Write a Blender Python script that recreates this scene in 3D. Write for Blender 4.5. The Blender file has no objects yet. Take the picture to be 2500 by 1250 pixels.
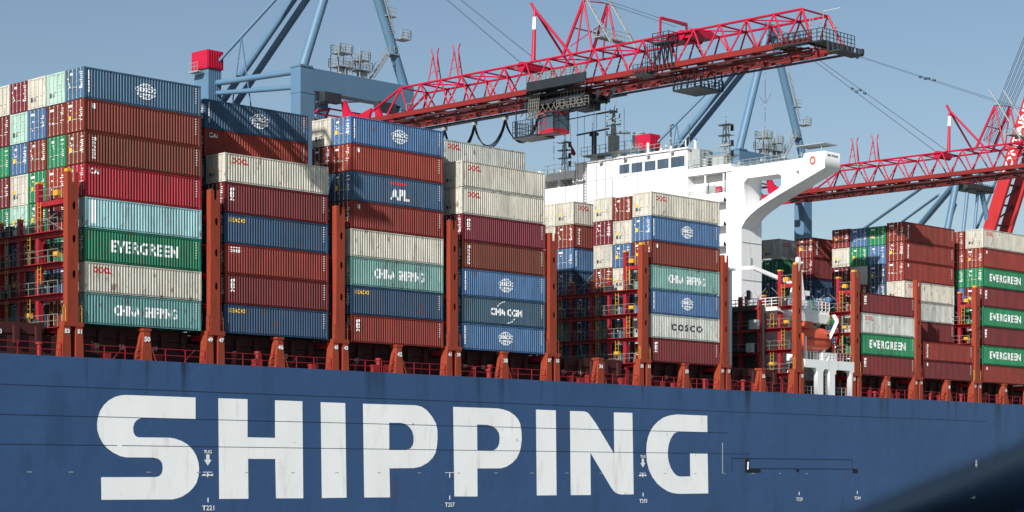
import bpy, bmesh, math, random
from mathutils import Vector, Matrix
random.seed(7)
R = math.radians
scene = bpy.context.scene
C = scene.collection
# ------------------------------------------------------------------ camera, sky, sun
# world: X runs along the ship towards the bow, Y across it away from the camera, Z up; the lens is at Z = 0
cam_d = bpy.data.cameras.new("camera"); cam = bpy.data.objects.new("camera", cam_d); C.objects.link(cam)
cam_d.sensor_width = 36.0; cam_d.lens = 70.88
cam_d.shift_y = 0.216; cam_d.clip_end = 8000; cam_d.clip_start = 1
YAW = math.atan2(0.694422, 0.719568)
cam.rotation_euler = (R(90), 0, YAW - R(90)); cam.location = (0, 0, 0)
scene.camera = cam
SUN = Vector((1.0, 0.34, -0.60)).normalized()          # direction the light travels
world = bpy.data.worlds.new("World"); scene.world = world; world.use_nodes = True
nt = world.node_tree; bg = nt.nodes['Background']
sky = nt.nodes.new('ShaderNodeTexSky'); sky.sky_type = 'NISHITA'; sky.sun_disc = False
sky.sun_elevation = math.asin(-SUN.z); sky.sun_rotation = math.atan2(-SUN.x, -SUN.y)
sky.air_density = 1.0; sky.dust_density = 0.9; sky.ozone_density = 1.4
nt.links.new(sky.outputs[0], bg.inputs[0]); bg.inputs[1].default_value = 0.063
sd = bpy.data.lights.new("sun", 'SUN'); sd.energy = 4.4; sd.angle = R(0.5); sd.color = (1.0, 0.95, 0.88)
sun = bpy.data.objects.new("sun", sd); C.objects.link(sun)
sun.rotation_euler = SUN.to_track_quat('-Z', 'Y').to_euler(); sun.location = (-200, -100, 200)
scene.view_settings.view_transform = 'Standard'; scene.view_settings.look = 'None'
scene.view_settings.exposure = 0.55; scene.view_settings.gamma = 1.0

# ------------------------------------------------------------------ materials
def lin(c): return tuple(((v/255)/12.92 if v/255 <= .04045 else (((v/255)+.055)/1.055)**2.4) for v in c)
def paint(name, rgb, rough=.5, var=.25, scale=.6, stretch=(1, 1, .25), metal=0.0, dirt=None, amount=.35, objcol=False, bump=0.0, spec=.4, rust=None, drip=None):
    m = bpy.data.materials.new(name); m.use_nodes = True
    t = m.node_tree; b = t.nodes['Principled BSDF']; L = t.links
    b.inputs['Roughness'].default_value = rough; b.inputs['Metallic'].default_value = metal
    b.inputs['Specular IOR Level'].default_value = spec
    tc = t.nodes.new('ShaderNodeTexCoord'); mp = t.nodes.new('ShaderNodeMapping')
    mp.inputs['Scale'].default_value = stretch
    L.new(tc.outputs['Object'], mp.inputs['Vector'])
    oi = t.nodes.new('ShaderNodeObjectInfo')
    vm = t.nodes.new('ShaderNodeVectorMath'); vm.operation = 'SCALE'; vm.inputs[0].default_value = (37, 91, 53)
    L.new(oi.outputs['Random'], vm.inputs['Scale']); L.new(vm.outputs[0], mp.inputs['Location'])
    n = t.nodes.new('ShaderNodeTexNoise'); n.inputs['Scale'].default_value = scale; n.inputs['Detail'].default_value = 6
    n.inputs['Roughness'].default_value = .65
    L.new(mp.outputs[0], n.inputs['Vector'])
    ramp = t.nodes.new('ShaderNodeMapRange')
    ramp.inputs['From Min'].default_value = .3; ramp.inputs['From Max'].default_value = .7
    ramp.inputs['To Min'].default_value = 1 - var; ramp.inputs['To Max'].default_value = 1 + var*.6
    L.new(n.outputs['Fac'], ramp.inputs['Value'])
    mul = t.nodes.new('ShaderNodeVectorMath'); mul.operation = 'SCALE'
    if objcol: L.new(oi.outputs['Color'], mul.inputs[0])
    else: mul.inputs[0].default_value = lin(rgb)
    L.new(ramp.outputs[0], mul.inputs['Scale'])
    out = mul.outputs[0]
    if dirt:
        n2 = t.nodes.new('ShaderNodeTexNoise'); n2.inputs['Scale'].default_value = scale*2.7; n2.inputs['Detail'].default_value = 8
        mp2 = t.nodes.new('ShaderNodeMapping'); mp2.inputs['Scale'].default_value = (stretch[0]*1.5, stretch[1]*1.5, stretch[2]*.6)
        L.new(tc.outputs['Object'], mp2.inputs['Vector']); L.new(vm.outputs[0], mp2.inputs['Location']); L.new(mp2.outputs[0], n2.inputs['Vector'])
        r2 = t.nodes.new('ShaderNodeMapRange'); r2.inputs['From Min'].default_value = .56; r2.inputs['From Max'].default_value = .74
        r2.inputs['To Max'].default_value = amount
        L.new(n2.outputs['Fac'], r2.inputs['Value'])
        mx = t.nodes.new('ShaderNodeMix'); mx.data_type = 'RGBA'
        L.new(r2.outputs[0], mx.inputs['Factor']); L.new(out, mx.inputs['A']); mx.inputs['B'].default_value = (*lin(dirt), 1)
        out = mx.outputs['Result']
    def overlay(out, vscale, scl, lo, hi, rgb_, amt, zband=None):
        mp3 = t.nodes.new('ShaderNodeMapping'); mp3.inputs['Scale'].default_value = vscale
        L.new(tc.outputs['Object'], mp3.inputs['Vector']); L.new(vm.outputs[0], mp3.inputs['Location'])
        n4 = t.nodes.new('ShaderNodeTexNoise'); n4.inputs['Scale'].default_value = scl; n4.inputs['Detail'].default_value = 4
        L.new(mp3.outputs[0], n4.inputs['Vector'])
        r4 = t.nodes.new('ShaderNodeMapRange'); r4.inputs['From Min'].default_value = lo; r4.inputs['From Max'].default_value = hi; r4.inputs['To Max'].default_value = amt
        L.new(n4.outputs['Fac'], r4.inputs['Value']); fac = r4.outputs[0]
        if zband:
            sp = t.nodes.new('ShaderNodeSeparateXYZ'); L.new(tc.outputs['Object'], sp.inputs[0])
            r5 = t.nodes.new('ShaderNodeMapRange'); r5.inputs['From Min'].default_value = zband[0]; r5.inputs['From Max'].default_value = zband[1]
            L.new(sp.outputs['Z'], r5.inputs['Value']); mu = t.nodes.new('ShaderNodeMath'); mu.operation = 'MULTIPLY'
            L.new(fac, mu.inputs[0]); L.new(r5.outputs[0], mu.inputs[1]); fac = mu.outputs[0]
        m4 = t.nodes.new('ShaderNodeMix'); m4.data_type = 'RGBA'
        L.new(fac, m4.inputs['Factor']); L.new(out, m4.inputs['A']); m4.inputs['B'].default_value = (*lin(rgb_), 1)
        return m4.outputs['Result']
    if drip: out = overlay(out, *drip)
    if rust: out = overlay(out, *rust)
    L.new(out, b.inputs['Base Color'])
    if bump:
        bn = t.nodes.new('ShaderNodeBump'); bn.inputs['Distance'].default_value = bump; bn.inputs['Strength'].default_value = 1
        n3 = t.nodes.new('ShaderNodeTexNoise'); n3.inputs['Scale'].default_value = .45; n3.inputs['Detail'].default_value = 2
        L.new(tc.outputs['Object'], n3.inputs['Vector']); L.new(n3.outputs['Fac'], bn.inputs['Height']); L.new(bn.outputs[0], b.inputs['Normal'])
    return m
M = {}
M['box'] = paint('container_paint', None, .6, .28, .8, (1, 1, .3), dirt=(62, 46, 38), amount=.5, objcol=True, rust=((1, 1, .45), 1.9, .63, .72, (92, 48, 28), .75), drip=((2.2, 2.2, .12), .9, .58, .78, (100, 94, 88), .16))
M['hull'] = paint('hull_blue', (51, 80, 121), .42, .10, .10, (1, 1, .5), dirt=(34, 54, 80), amount=.4, bump=.07, drip=((.55, .55, .02), 1.0, .57, .70, (18, 34, 44), .85, (-4.2, 0)), rust=((.5, .5, .12), 1.6, .70, .78, (86, 62, 50), .55))
M['letter'] = paint('hull_white_lettering', (240, 241, 242), .5, .06, .25, (1, 1, .6), dirt=(186, 182, 174), amount=.4, rust=((1, 1, .5), 1.5, .715, .75, (120, 84, 58), .8))
M['mark'] = paint('white_marking', (225, 228, 230), .6, .08, 2)
M['mark_dim'] = paint('faded_marking', (165, 165, 162), .7, .2, 4)
M['mark_red'] = paint('red_marking', (190, 30, 38), .6, .1, 2)
M['mark_yellow'] = paint('yellow_marking', (225, 180, 40), .6, .1, 2)
M['mark_dark'] = paint('dark_marking', (50, 62, 72), .6, .1, 2)
M['seam'] = paint('weld_seam', (30, 48, 76), .6, .1, 1)
M['post'] = paint('bridge_orange_red', (138, 56, 36), .5, .18, .8, dirt=(95, 40, 30), amount=.5)
M['bridge'] = paint('bridge_crimson', (146, 30, 42), .5, .18, .8, dirt=(90, 25, 28), amount=.5)
M['deck_shade_red'] = paint('deck_and_shade_red', (130, 34, 32), .6, .2, .8, dirt=(60, 25, 22), amount=.5)  # deck fittings, and the shade painted into inner bridge columns
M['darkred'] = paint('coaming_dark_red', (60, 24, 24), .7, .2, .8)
M['yellow'] = paint('safety_yellow', (196, 148, 44), .5, .12, 2)
M['white'] = paint('ship_white', (226, 228, 230), .4, .05, .3, dirt=(176, 168, 154), amount=.35, rust=((1.4, 1.4, .12), 1.0, .64, .76, (150, 112, 82), .4))
M['grey'] = paint('ship_grey', (150, 160, 162), .5, .1, .5)
M['darkgrey'] = paint('dark_grey_steel', (46, 52, 56), .5, .2, 1)
M['trolley'] = paint('trolley_slate', (34, 41, 47), .5, .2, 1)
M['cab'] = paint('cab_red', (168, 22, 36), .4, .12, 1)
M['underframe'] = paint('underframe_dark_red', (78, 30, 30), .6, .25, .8)
M['stay'] = paint('stay_rope', (66, 84, 100), .6, .1, 1)
M['rail'] = paint('railing_steel', (112, 112, 108), .5, .2, 2)
M['boxsteel'] = paint('boom_box_red', (172, 42, 46), .45, .12, .5, dirt=(120, 34, 36), amount=.4)
M['galv'] = paint('galvanised_steel', (150, 158, 160), .45, .15, 2, metal=.2)
M['black'] = paint('black_rubber', (24, 25, 27), .6, .1, 1)
M['near_black'] = paint('recess_shade_and_pane', (18, 24, 34), .8, .1, 1)  # shade painted on the gangway plates; also the lifeboat panes
M['glass'] = paint('window_glass', (66, 82, 98), .08, .25, .6, spec=.8)
M['crane_blue'] = paint('crane_blue', (86, 119, 146), .42, .08, .2, (1, 1, .4), dirt=(72, 102, 128), amount=.3)
M['crane_red'] = paint('crane_crimson', (172, 20, 54), .42, .12, .6, (1, 1, 1))
M['crane_rust'] = paint('crane_girder_red', (124, 32, 30), .5, .22, .8, (1, .3, 1), dirt=(96, 44, 34), amount=.6)
M['orange'] = paint('lifeboat_orange', (202, 86, 58), .4, .1, .5)
M['water'] = paint('harbour_water', (118, 132, 126), .35, .15, .05, (1, 1, 1), bump=.4)
M['concrete'] = paint('quay_concrete', (140, 138, 132), .8, .2, .1, (1, 1, 1))
M['flag'] = paint('flag_cloth', (130, 24, 40), .8, .1, 2)

# ------------------------------------------------------------------ mesh builder
ORG = {}
class MB:
    def __init__(s): s.v = []; s.f = []; s.sm = []
    def _add(s, vs, fs, smooth=False):
        b = len(s.v); s.v += [tuple(p) for p in vs]
        for f in fs: s.f.append(tuple(b+i for i in f)); s.sm.append(smooth)
    def box(s, x0, x1, y0, y1, z0, z1):
        s._add([(x0, y0, z0), (x1, y0, z0), (x1, y1, z0), (x0, y1, z0), (x0, y0, z1), (x1, y0, z1), (x1, y1, z1), (x0, y1, z1)],
               [(0, 3, 2, 1), (4, 5, 6, 7), (0, 1, 5, 4), (1, 2, 6, 5), (2, 3, 7, 6), (3, 0, 4, 7)]); return s
    def frustum(s, a, za, b, zb):     # a,b = (x0,x1,y0,y1) rectangles at za and zb
        s._add([(a[0], a[2], za), (a[1], a[2], za), (a[1], a[3], za), (a[0], a[3], za), (b[0], b[2], zb), (b[1], b[2], zb), (b[1], b[3], zb), (b[0], b[3], zb)],
               [(0, 3, 2, 1), (4, 5, 6, 7), (0, 1, 5, 4), (1, 2, 6, 5), (2, 3, 7, 6), (3, 0, 4, 7)]); return s
    def _frame(s, p, q):
        d = (Vector(q)-Vector(p)).normalized()
        up = Vector((0, 0, 1)) if abs(d.z) < .95 else Vector((0, 1, 0))
        a = d.cross(up).normalized(); b = a.cross(d).normalized(); return a, b
    def bar(s, p, q, w, h=None):
        h = h or w; a, b = s._frame(p, q); p = Vector(p); q = Vector(q); a = a*w/2; b = b*h/2
        s._add([p-a-b, p+a-b, p+a+b, p-a+b, q-a-b, q+a-b, q+a+b, q-a+b],
               [(0, 1, 2, 3), (7, 6, 5, 4), (0, 4, 5, 1), (1, 5, 6, 2), (2, 6, 7, 3), (3, 7, 4, 0)]); return s
    def tube(s, p, q, r, n=8, r2=None, cap=True):
        r2 = r if r2 is None else r2; a, b = s._frame(p, q); p = Vector(p); q = Vector(q); vs = []
        for k in range(n):
            t = 2*math.pi*k/n; o = a*math.cos(t)+b*math.sin(t); vs += [p+o*r, q+o*r2]
        s._add(vs, [(2*k, 2*((k+1) % n), 2*((k+1) % n)+1, 2*k+1) for k in range(n)], True)
        if cap: s._add([vs[2*k] for k in range(n)], [tuple(range(n))[::-1]]); s._add([vs[2*k+1] for k in range(n)], [tuple(range(n))])
        return s
    def path(s, pts, r, n=5):
        for p, q in zip(pts, pts[1:]): s.tube(p, q, r, n, cap=False)
        return s
    def rail(s, p, q, h=1.0, step=1.5, r=.03, mid=2):
        s.cut(); p = Vector(p); q = Vector(q); L = (q-p).length; n = max(1, int(L/step+.5)); up = Vector((0, 0, h))
        for k in range(n+1): c = p.lerp(q, k/n); s.bar(c, c+up, r*2)
        for k in range(mid): o = up*((k+1)/mid); s.bar(p+o, q+o, r*1.7)
        s.cut(); return s
    def ladder(s, p, q, side, w=.5, step=.32, r=.03):
        p = Vector(p); q = Vector(q); sd_ = Vector(side).normalized()*w/2
        s.bar(p-sd_, q-sd_, r*2); s.bar(p+sd_, q+sd_, r*2); n = int((q-p).length/step)
        for k in range(1, n): c = p.lerp(q, k/n); s.bar(c-sd_, c+sd_, r*1.5)
        return s
    def stair(s, p, q, w=.8, r=.04, rail=True):
        p = Vector(p); q = Vector(q); d = q-p; hz = Vector((d.x, d.y, 0)).normalized(); sd_ = Vector((-hz.y, hz.x, 0))*w/2
        s.bar(p-sd_, q-sd_, .06, .2); s.bar(p+sd_, q+sd_, .06, .2); n = max(2, int(abs(d.z)/.28))
        for k in range(1, n): c = p.lerp(q, k/n); s.bar(c-sd_, c+sd_, .22, .03)
        if rail:
            for o in (sd_, -sd_):
                u = Vector((0, 0, 1)); s.bar(p+o+u, q+o+u, r*1.5); m = max(2, int(d.length/1.2))
                for k in range(m+1): c = p.lerp(q, k/m)+o; s.bar(c, c+u, r*1.3)
        return s
    def mesh(s, name, org=(0, 0, 0)):
        me = bpy.data.meshes.new(name)
        me.from_pydata([(v[0]-org[0], v[1]-org[1], v[2]-org[2]) for v in s.v], [], s.f)
        me.polygons.foreach_set('use_smooth', s.sm); me.update(); return me
    def warp(s, fn): s.v = [tuple(fn(*v)) for v in s.v]; return s
    def cut(s): s.cuts = getattr(s, 'cuts', [])+[(len(s.v), len(s.f))]
    def build_each(s, name, m, parent=None):      # one object per piece between the cuts
        cs = [(0, 0)]+getattr(s, 'cuts', [])+[(len(s.v), len(s.f))]; out = []
        for (v0, f0), (v1, f1) in zip(cs, cs[1:]):
            if v1 <= v0: continue
            t = MB(); t.v = s.v[v0:v1]; t.f = [tuple(i-v0 for i in f) for f in s.f[f0:f1]]; t.sm = s.sm[f0:f1]; out.append(t.build(name, m, parent))
        return out
    def build(s, name, m, parent=None, label=None):
        if 'railing' in name and getattr(s, 'cuts', None): cs = s.cuts; s.cuts = cs; return s.build_each(name, m, parent)[0]
        org = ORG.get(parent.name, (0, 0, 0)) if parent else (0, 0, 0)
        return link(name, s.mesh(name, org), m, parent, label)
def link(name, me, m, parent=None, label=None, color=None):
    if m and not me.materials: me.materials.append(m)
    o = bpy.data.objects.new(name, me); C.objects.link(o)
    if parent: o.parent = parent; ORG[o.name] = ORG.get(parent.name, (0, 0, 0))
    if label: o['label'] = label
    if color: o.color = color
    return o
def thing(name, label, cat, loc, group=None):
    o = bpy.data.objects.new(name, None); C.objects.link(o); o.location = loc; o['label'] = label; o['category'] = cat
    o.empty_display_size = .5
    if group: o['group'] = group
    ORG[o.name] = tuple(loc); return o
def tag(o, label=None, cat=None, group=None, kind=None):
    for k, v in (('label', label), ('category', cat), ('group', group), ('kind', kind)):
        if v: o[k] = v
    return o
def shape_mesh(name, loops, extrude=0.0):
    """flat outline(s) with holes filled in the local XY plane"""
    cu = bpy.data.curves.new(name, 'CURVE'); cu.dimensions = '2D'; cu.fill_mode = 'BOTH'; cu.extrude = extrude
    for lp in loops:
        sp = cu.splines.new('POLY'); sp.points.add(len(lp)-1); sp.use_cyclic_u = True
        for pt, (x, y) in zip(sp.points, lp): pt.co = (x, y, 0, 1)
    ob = bpy.data.objects.new(name, cu); me = bpy.data.meshes.new_from_object(ob); me.name = name
    bpy.data.objects.remove(ob); bpy.data.curves.remove(cu); return me
def text_mesh(name, s, size, bold=.0, width=None, spacing=1.0):
    cu = bpy.data.curves.new(name, 'FONT'); cu.body = s; cu.size = size; cu.align_x = 'CENTER'; cu.align_y = 'CENTER'
    cu.offset = bold; cu.resolution_u = 3; cu.space_character = spacing
    ob = bpy.data.objects.new(name, cu); me = bpy.data.meshes.new_from_object(ob); me.name = name
    bpy.data.objects.remove(ob); bpy.data.curves.remove(cu)
    if me.vertices:
        xs = [v.co.x for v in me.vertices]; ys = [v.co.y for v in me.vertices]
        cx, cy = (max(xs)+min(xs))/2, (max(ys)+min(ys))/2; sx = (width/(max(xs)-min(xs))) if width else 1
        sy = size*.72/(max(ys)-min(ys))
        for v in me.vertices: v.co.x = (v.co.x-cx)*sx; v.co.y = (v.co.y-cy)*sy
    return me
def map_mesh(me, fn):
    for v in me.vertices: v.co = fn(v.co)
    me.update(); return me
def facing(me, x, y, z, org, turn=0):     # put a flat XY mesh on a plane that faces -Y, its centre at x, z
    ca, sa = math.cos(turn), math.sin(turn)
    return map_mesh(me, lambda c: Vector((x+c.x*ca-c.y*sa-org[0], y-c.z-org[1], z+c.x*sa+c.y*ca-org[2])))
def facing_aft(me, x, y, z, org):         # on a plane that faces -X (text then runs towards -Y)
    return map_mesh(me, lambda c: Vector((x-c.z-org[0], y-c.x-org[1], z+c.y-org[2])))

# ------------------------------------------------------------------ setting
w = MB(); w.box(-3000, 4000, -600, 240, -7.2, -7.0); tag(w.build('water', M['water']), kind='structure')
q = MB(); q.box(-3000, 4000, 223.0, 4000, -7.1, -3.74); tag(q.build('quay', M['concrete']), kind='structure')
# ------------------------------------------------------------------ the ship
HY = 144.6; DECK = 10.15
ship = thing('container_ship', 'huge blue container ship with white hull lettering and white deckhouse', 'ship', (180, 170, DECK))
SO = ORG[ship.name]
def inset(X, z):
    t = max(0.0, X-(226+4.55*z)); return min(.006*t*t if t < 30 else 5.4+.36*(t-30), 90.0)
def hull():
    v = []; f = []; xs = [40+5*k for k in range(30)]+[190+2.5*k for k in range(74)]
    zs = [-7.0+.4*k for k in range(43)]; zs = [z for z in zs if z < DECK]+[DECK]
    for x in xs:
        for z in zs: v.append((x, HY+inset(x, z), z))
    n = len(zs)
    for i in range(len(xs)-1):
        for k in range(n-1): a = i*n+k; f.append((a, a+n, a+n+1, a+1))
    sm = [True]*len(f)
    b = len(v)                                   # deck sheet and the far side
    for x in xs: v.append((x, HY+inset(x, DECK), DECK)); v.append((x, 214.2-inset(x, DECK), DECK)); v.append((x, 214.2-inset(x, -7), -7))
    for i in range(len(xs)-1):
        a = b+3*i; f.append((a, a+3, a+4, a+1)); f.append((a+1, a+4, a+5, a+2)); sm += [False, False]
    m = MB(); m.v = v; m.f = f; m.sm = sm; return m
hull_o = hull().build('hull', M['hull'], ship)
OFF = .014
SHIPPING = [
 [[(109.35, 7.08), (109.35, 5.12), (106.53, 5.13), (103.71, 5.14), (103.32, 5.08), (103.01, 4.92), (102.78, 4.67), (102.67, 4.31), (102.69, 3.89), (102.86, 3.61), (103.09, 3.48), (103.32, 3.45), (106.53, 3.47), (107.08, 3.40), (107.80, 3.21), (108.44, 2.91), (109.01, 2.46), (109.41, 1.94), (109.66, 1.35), (109.74, 0.76), (109.67, 0.10), (109.46, -0.49), (109.09, -0.94), (108.61, -1.33), (107.96, -1.68), (107.40, -1.85), (106.84, -1.95), (99.40, -1.93), (99.37, -0.00), (105.03, 0.01), (105.39, 0.09), (105.63, 0.27), (105.75, 0.53), (105.78, 0.81), (105.74, 1.17), (105.58, 1.43), (105.30, 1.61), (104.79, 1.71), (101.94, 1.71), (101.33, 1.81), (100.57, 2.12), (99.97, 2.49), (99.52, 2.93), (99.19, 3.45), (98.99, 3.99), (98.95, 4.55), (99.05, 5.12), (99.29, 5.69), (99.67, 6.18), (100.19, 6.60), (100.80, 6.89), (101.40, 7.04), (102.01, 7.09)]],
 [[(111.87, 7.09), (115.20, 7.09), (115.20, 3.63), (118.41, 3.62), (118.40, 7.08), (121.68, 7.08), (121.79, -1.97), (118.52, -1.95), (118.43, 1.68), (115.26, 1.67), (115.30, -1.96), (111.97, -1.95)]],
 [[(123.91, 7.05), (126.98, 7.05), (127.15, -1.95), (124.06, -1.96)]],
 [[(129.23, 7.05), (136.18, 7.08), (136.98, 6.95), (137.68, 6.63), (138.39, 6.03), (138.96, 5.31), (139.14, 4.65), (139.16, 3.77), (139.06, 3.04), (138.90, 2.45), (138.49, 1.93), (137.79, 1.42), (136.88, 1.05), (135.98, 0.90), (132.68, 0.86), (132.76, -1.96), (129.40, -1.95)], [(132.64, 5.29), (134.21, 5.31), (134.80, 5.20), (135.29, 4.95), (135.69, 4.55), (135.88, 4.02), (135.90, 3.58), (135.79, 3.15), (135.49, 2.84), (134.89, 2.66), (132.66, 2.64)]],
 [[(141.33, 7.05), (147.70, 7.05), (148.56, 6.96), (149.43, 6.77), (150.20, 6.41), (150.75, 5.99), (151.04, 5.54), (151.24, 4.70), (151.28, 3.94), (151.15, 3.17), (150.93, 2.56), (150.53, 1.97), (149.87, 1.48), (149.00, 1.08), (148.13, 0.91), (144.76, 0.89), (144.79, -1.96), (141.50, -1.93)], [(144.72, 5.34), (146.19, 5.34), (146.94, 5.21), (147.54, 4.93), (147.89, 4.53), (148.00, 4.04), (147.93, 3.44), (147.70, 3.07), (147.41, 2.86), (147.05, 2.75), (144.76, 2.73)]],
 [[(153.43, 7.07), (156.49, 7.06), (156.61, -1.91), (153.56, -1.91)]],
 [[(158.71, 7.05), (161.04, 7.06), (161.44, 6.97), (161.75, 6.81), (162.82, 5.84), (165.87, 2.53), (165.80, 7.06), (168.90, 7.08), (169.13, -1.88), (167.19, -1.90), (166.58, -1.83), (166.09, -1.69), (165.67, -1.41), (165.28, -1.04), (161.96, 2.65), (162.03, -1.92), (158.83, -1.91)]],
 [[(182.10, 7.06), (182.13, 5.15), (176.98, 5.12), (176.46, 5.06), (176.02, 4.84), (175.55, 4.35), (175.21, 3.76), (175.03, 3.02), (175.03, 2.35), (175.21, 1.69), (175.55, 1.03), (176.02, 0.54), (176.54, 0.20), (177.12, 0.07), (178.99, 0.09), (178.96, 2.75), (182.16, 2.76), (182.29, -1.86), (176.98, -1.88), (175.94, -1.79), (175.03, -1.59), (174.12, -1.23), (173.22, -0.75), (172.33, -0.01), (171.75, 0.77), (171.39, 1.67), (171.26, 2.74), (171.34, 3.72), (171.57, 4.46), (172.00, 5.17), (172.59, 5.75), (173.35, 6.26), (174.25, 6.68), (175.29, 6.93), (176.59, 7.08)]]]
for loops in SHIPPING:
    me = shape_mesh('hull_letter', loops)
    map_mesh(me, lambda c: Vector((c.x-SO[0], HY-OFF-SO[1], c.y-SO[2])))
    link('hull_letter', me, M['letter'], hull_o)
for z, x0, x1 in ((7.62, 60, 243), (5.15, 60, 186), (2.72, 60, 101), (2.72, 101.5, 190), (9.2, 60, 61)):   # lapped weld seams between plate strakes
    s = MB(); s.box(x0, x1, HY-.02, HY+.05, z-.028, z+.028); s.build('weld_seam', M['seam'], hull_o)
s = MB(); s.box(184.9, 185.0, HY-.022, HY+.05, .45, 4.0); s.build('draught_line', M['mark_dim'], hull_o)
def hull_text(t, x, z, size, m='mark', w=None):
    return link('hull_marking', facing(text_mesh('hull_marking', t, size, .012, w), x, HY-inset(x, z)*-1-.03, z, SO), M[m], hull_o)
for t, px in (('T221', (110.74, 144.60, -2.74)), ('T257', (140.86, 144.60, -2.75)), ('T293', (170.74, 144.60, -2.63)), ('T329', (199.94, 144.60, -2.68)), ('T344', (212.28, 144.60, -2.62))):
    hull_text(t, px[0], px[2], .62, w=1.35)
    s = MB(); s.box(px[0]-.04, px[0]+.04, HY-.03, HY+.02, px[2]+.5, px[2]+.9); s.build('hull_marking', M['mark'], hull_o)
for a in ((110.69, 144.60, 1.65), (170.67, 144.60, 1.68)):
    x, z = a[0], a[2]
    hull_text('TUG', x, z+.62, .42, w=.88)
    me = shape_mesh('tug_arrow', [[(-.19, .38), (.19, .38), (.19, -.1), (.42, -.1), (0, -.62), (-.42, -.1), (-.19, -.1)]])
    link('tug_arrow', facing(me, x, HY-.03, z, SO), M['mark'], hull_o)
    s = MB(); s.box(x-.5, x+.5, HY-.03, HY+.02, -.02+.44, .02+.46); s.box(x-.03, x+.03, HY-.031, HY+.02, 0, .42)
    for k in range(9): s.box(x-.62+k*.14, x-.53+k*.14, HY-.03, HY+.02, .12, .12+.1+.04*(k % 3))
    s.build('frame_marking', M['mark'], hull_o)
s = MB(); me = shape_mesh('tug_arrow', [[(-.3, 1.0), (.3, 1.0), (.3, .6), (.2, .6), (.2, -.1), (.42, -.1), (0, -.62), (-.42, -.1), (-.2, -.1), (-.2, .6), (-.3, .6)]])
link('tug_arrow', facing(me, 240.7, HY+.1, 1.9, SO), M['mark_dim'], hull_o)
s.box(256.6, 257.6, HY+inset(257.1, -2.9)-.12, HY+inset(257.1, -2.9)+.3, -3.1, -2.6); s.build('hull_grating', M['mark_dim'], hull_o)
dash = MB()
for k in range(24):
    x = 80.2+4.05*k if k < 5 else 93.5+5.4*(k-3)
    if x < 219: dash.box(x-.22, x+.22, HY-.031, HY+.02, .40, .46)
dash.build('draught_dashes', M['mark_dim'], hull_o)
a = (140.86, 144.60, 0.20); s = MB(); s.box(a[0]-.6, a[0]+.6, HY-.03, HY+.02, .42, .48); s.box(a[0]-.03, a[0]+.03, HY-.031, HY+.02, -.05, .42); s.build('frame_marking', M['mark'], hull_o)
# gangway recess in the side plating: a raised frame, flat dark plates as painted shade
gx0, gx1, gx2 = 186.6, 211.2, 189.3
s = MB(); s.box(gx0, gx1, HY-.03, HY+.02, 2.17, 2.25); s.box(gx0, gx0+.1, HY-.03, HY+.02, .6, 2.17); s.box(gx2+.9, gx1, HY-.03, HY+.02, .98, 1.07); s.box(gx1-.1, gx1, HY-.03, HY+.02, 1.07, 2.17)
s.build('gangway_frame', M['seam'], hull_o)
for n_, x0, x1, z0, z1 in (('gangway_shade_plate', 189.2, 190.0, .55, 2.17), ('gangway_shade_plate', 190.0, 192.2, .55, 1.0), ('gangway_shade_plate', 199.3, 199.9, .62, .98), ('gangway_shade_plate', 211.2, 212.3, .5, 1.05)):
    s = MB(); s.box(x0, x1, HY-.026, HY+.02, z0, z1); s.build(n_, M['near_black'], hull_o)
s = MB(); s.bar((189.65, HY-.1, .9), (189.7, HY-.1, 1.8), .1); s.build('gangway_ladder', M['mark'], hull_o)

# coamings, hatch covers, deck rails
XP = [96.55, 111.55, 126.4, 141.45, 156.1, 171.1, 185.5, 199.9, 212.2, 226.3, 240.9, 255.5]      # post centres along the ship
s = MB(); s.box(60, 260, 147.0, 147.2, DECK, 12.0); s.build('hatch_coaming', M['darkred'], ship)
for a, b in zip([81.8]+XP, XP+[270]):
    if (a, b) == (199.9, 212.2): continue
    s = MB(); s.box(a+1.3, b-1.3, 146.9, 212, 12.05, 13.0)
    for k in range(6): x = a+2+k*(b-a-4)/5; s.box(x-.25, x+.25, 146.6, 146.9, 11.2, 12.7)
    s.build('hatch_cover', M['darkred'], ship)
    s = MB(); x = a+1.2
    s.rail((a+1.1, HY+.12, DECK), (b-1.1, HY+.12, DECK), 1.1, 2.1, .028, 2)
    for k in range(3):
        xx = random.uniform(a+2, b-2); s.bar((xx, HY+.12, DECK+1.1), (xx+random.choice((-.6, .6)), HY+.8, DECK), .07)
    s.build('deck_railing', M['bridge'], ship)
    s = MB()                                     # vents, hydrants and lockers on the side deck
    for k in range(5):
        xx = random.uniform(a+2, b-2); h = random.uniform(.6, 1.25)
        if random.random() < .5: s.tube((xx, 145.7, DECK), (xx, 145.7, DECK+h), .22); s.tube((xx, 145.7, DECK+h), (xx, 145.7, DECK+h+.22), .34)
        else: s.box(xx-.4, xx+.4, 145.5, 146.1, DECK, DECK+h*.8)
        s.cut()
    s.build_each('deck_fitting', M['deck_shade_red'], ship)
def deck_number(t, x, z, y=146.55, m='mark_dim', size=.5):
    link('deck_number', facing(text_mesh('deck_number', t, size, .012), x, y, z, SO), M[m], ship)
BAYN = [(50, 0), (46, 1), (42, 2), (38, 3), (34, 4), (30, 5), (26, 6), (22, 8), (18, 9), (14, 10)]
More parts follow.
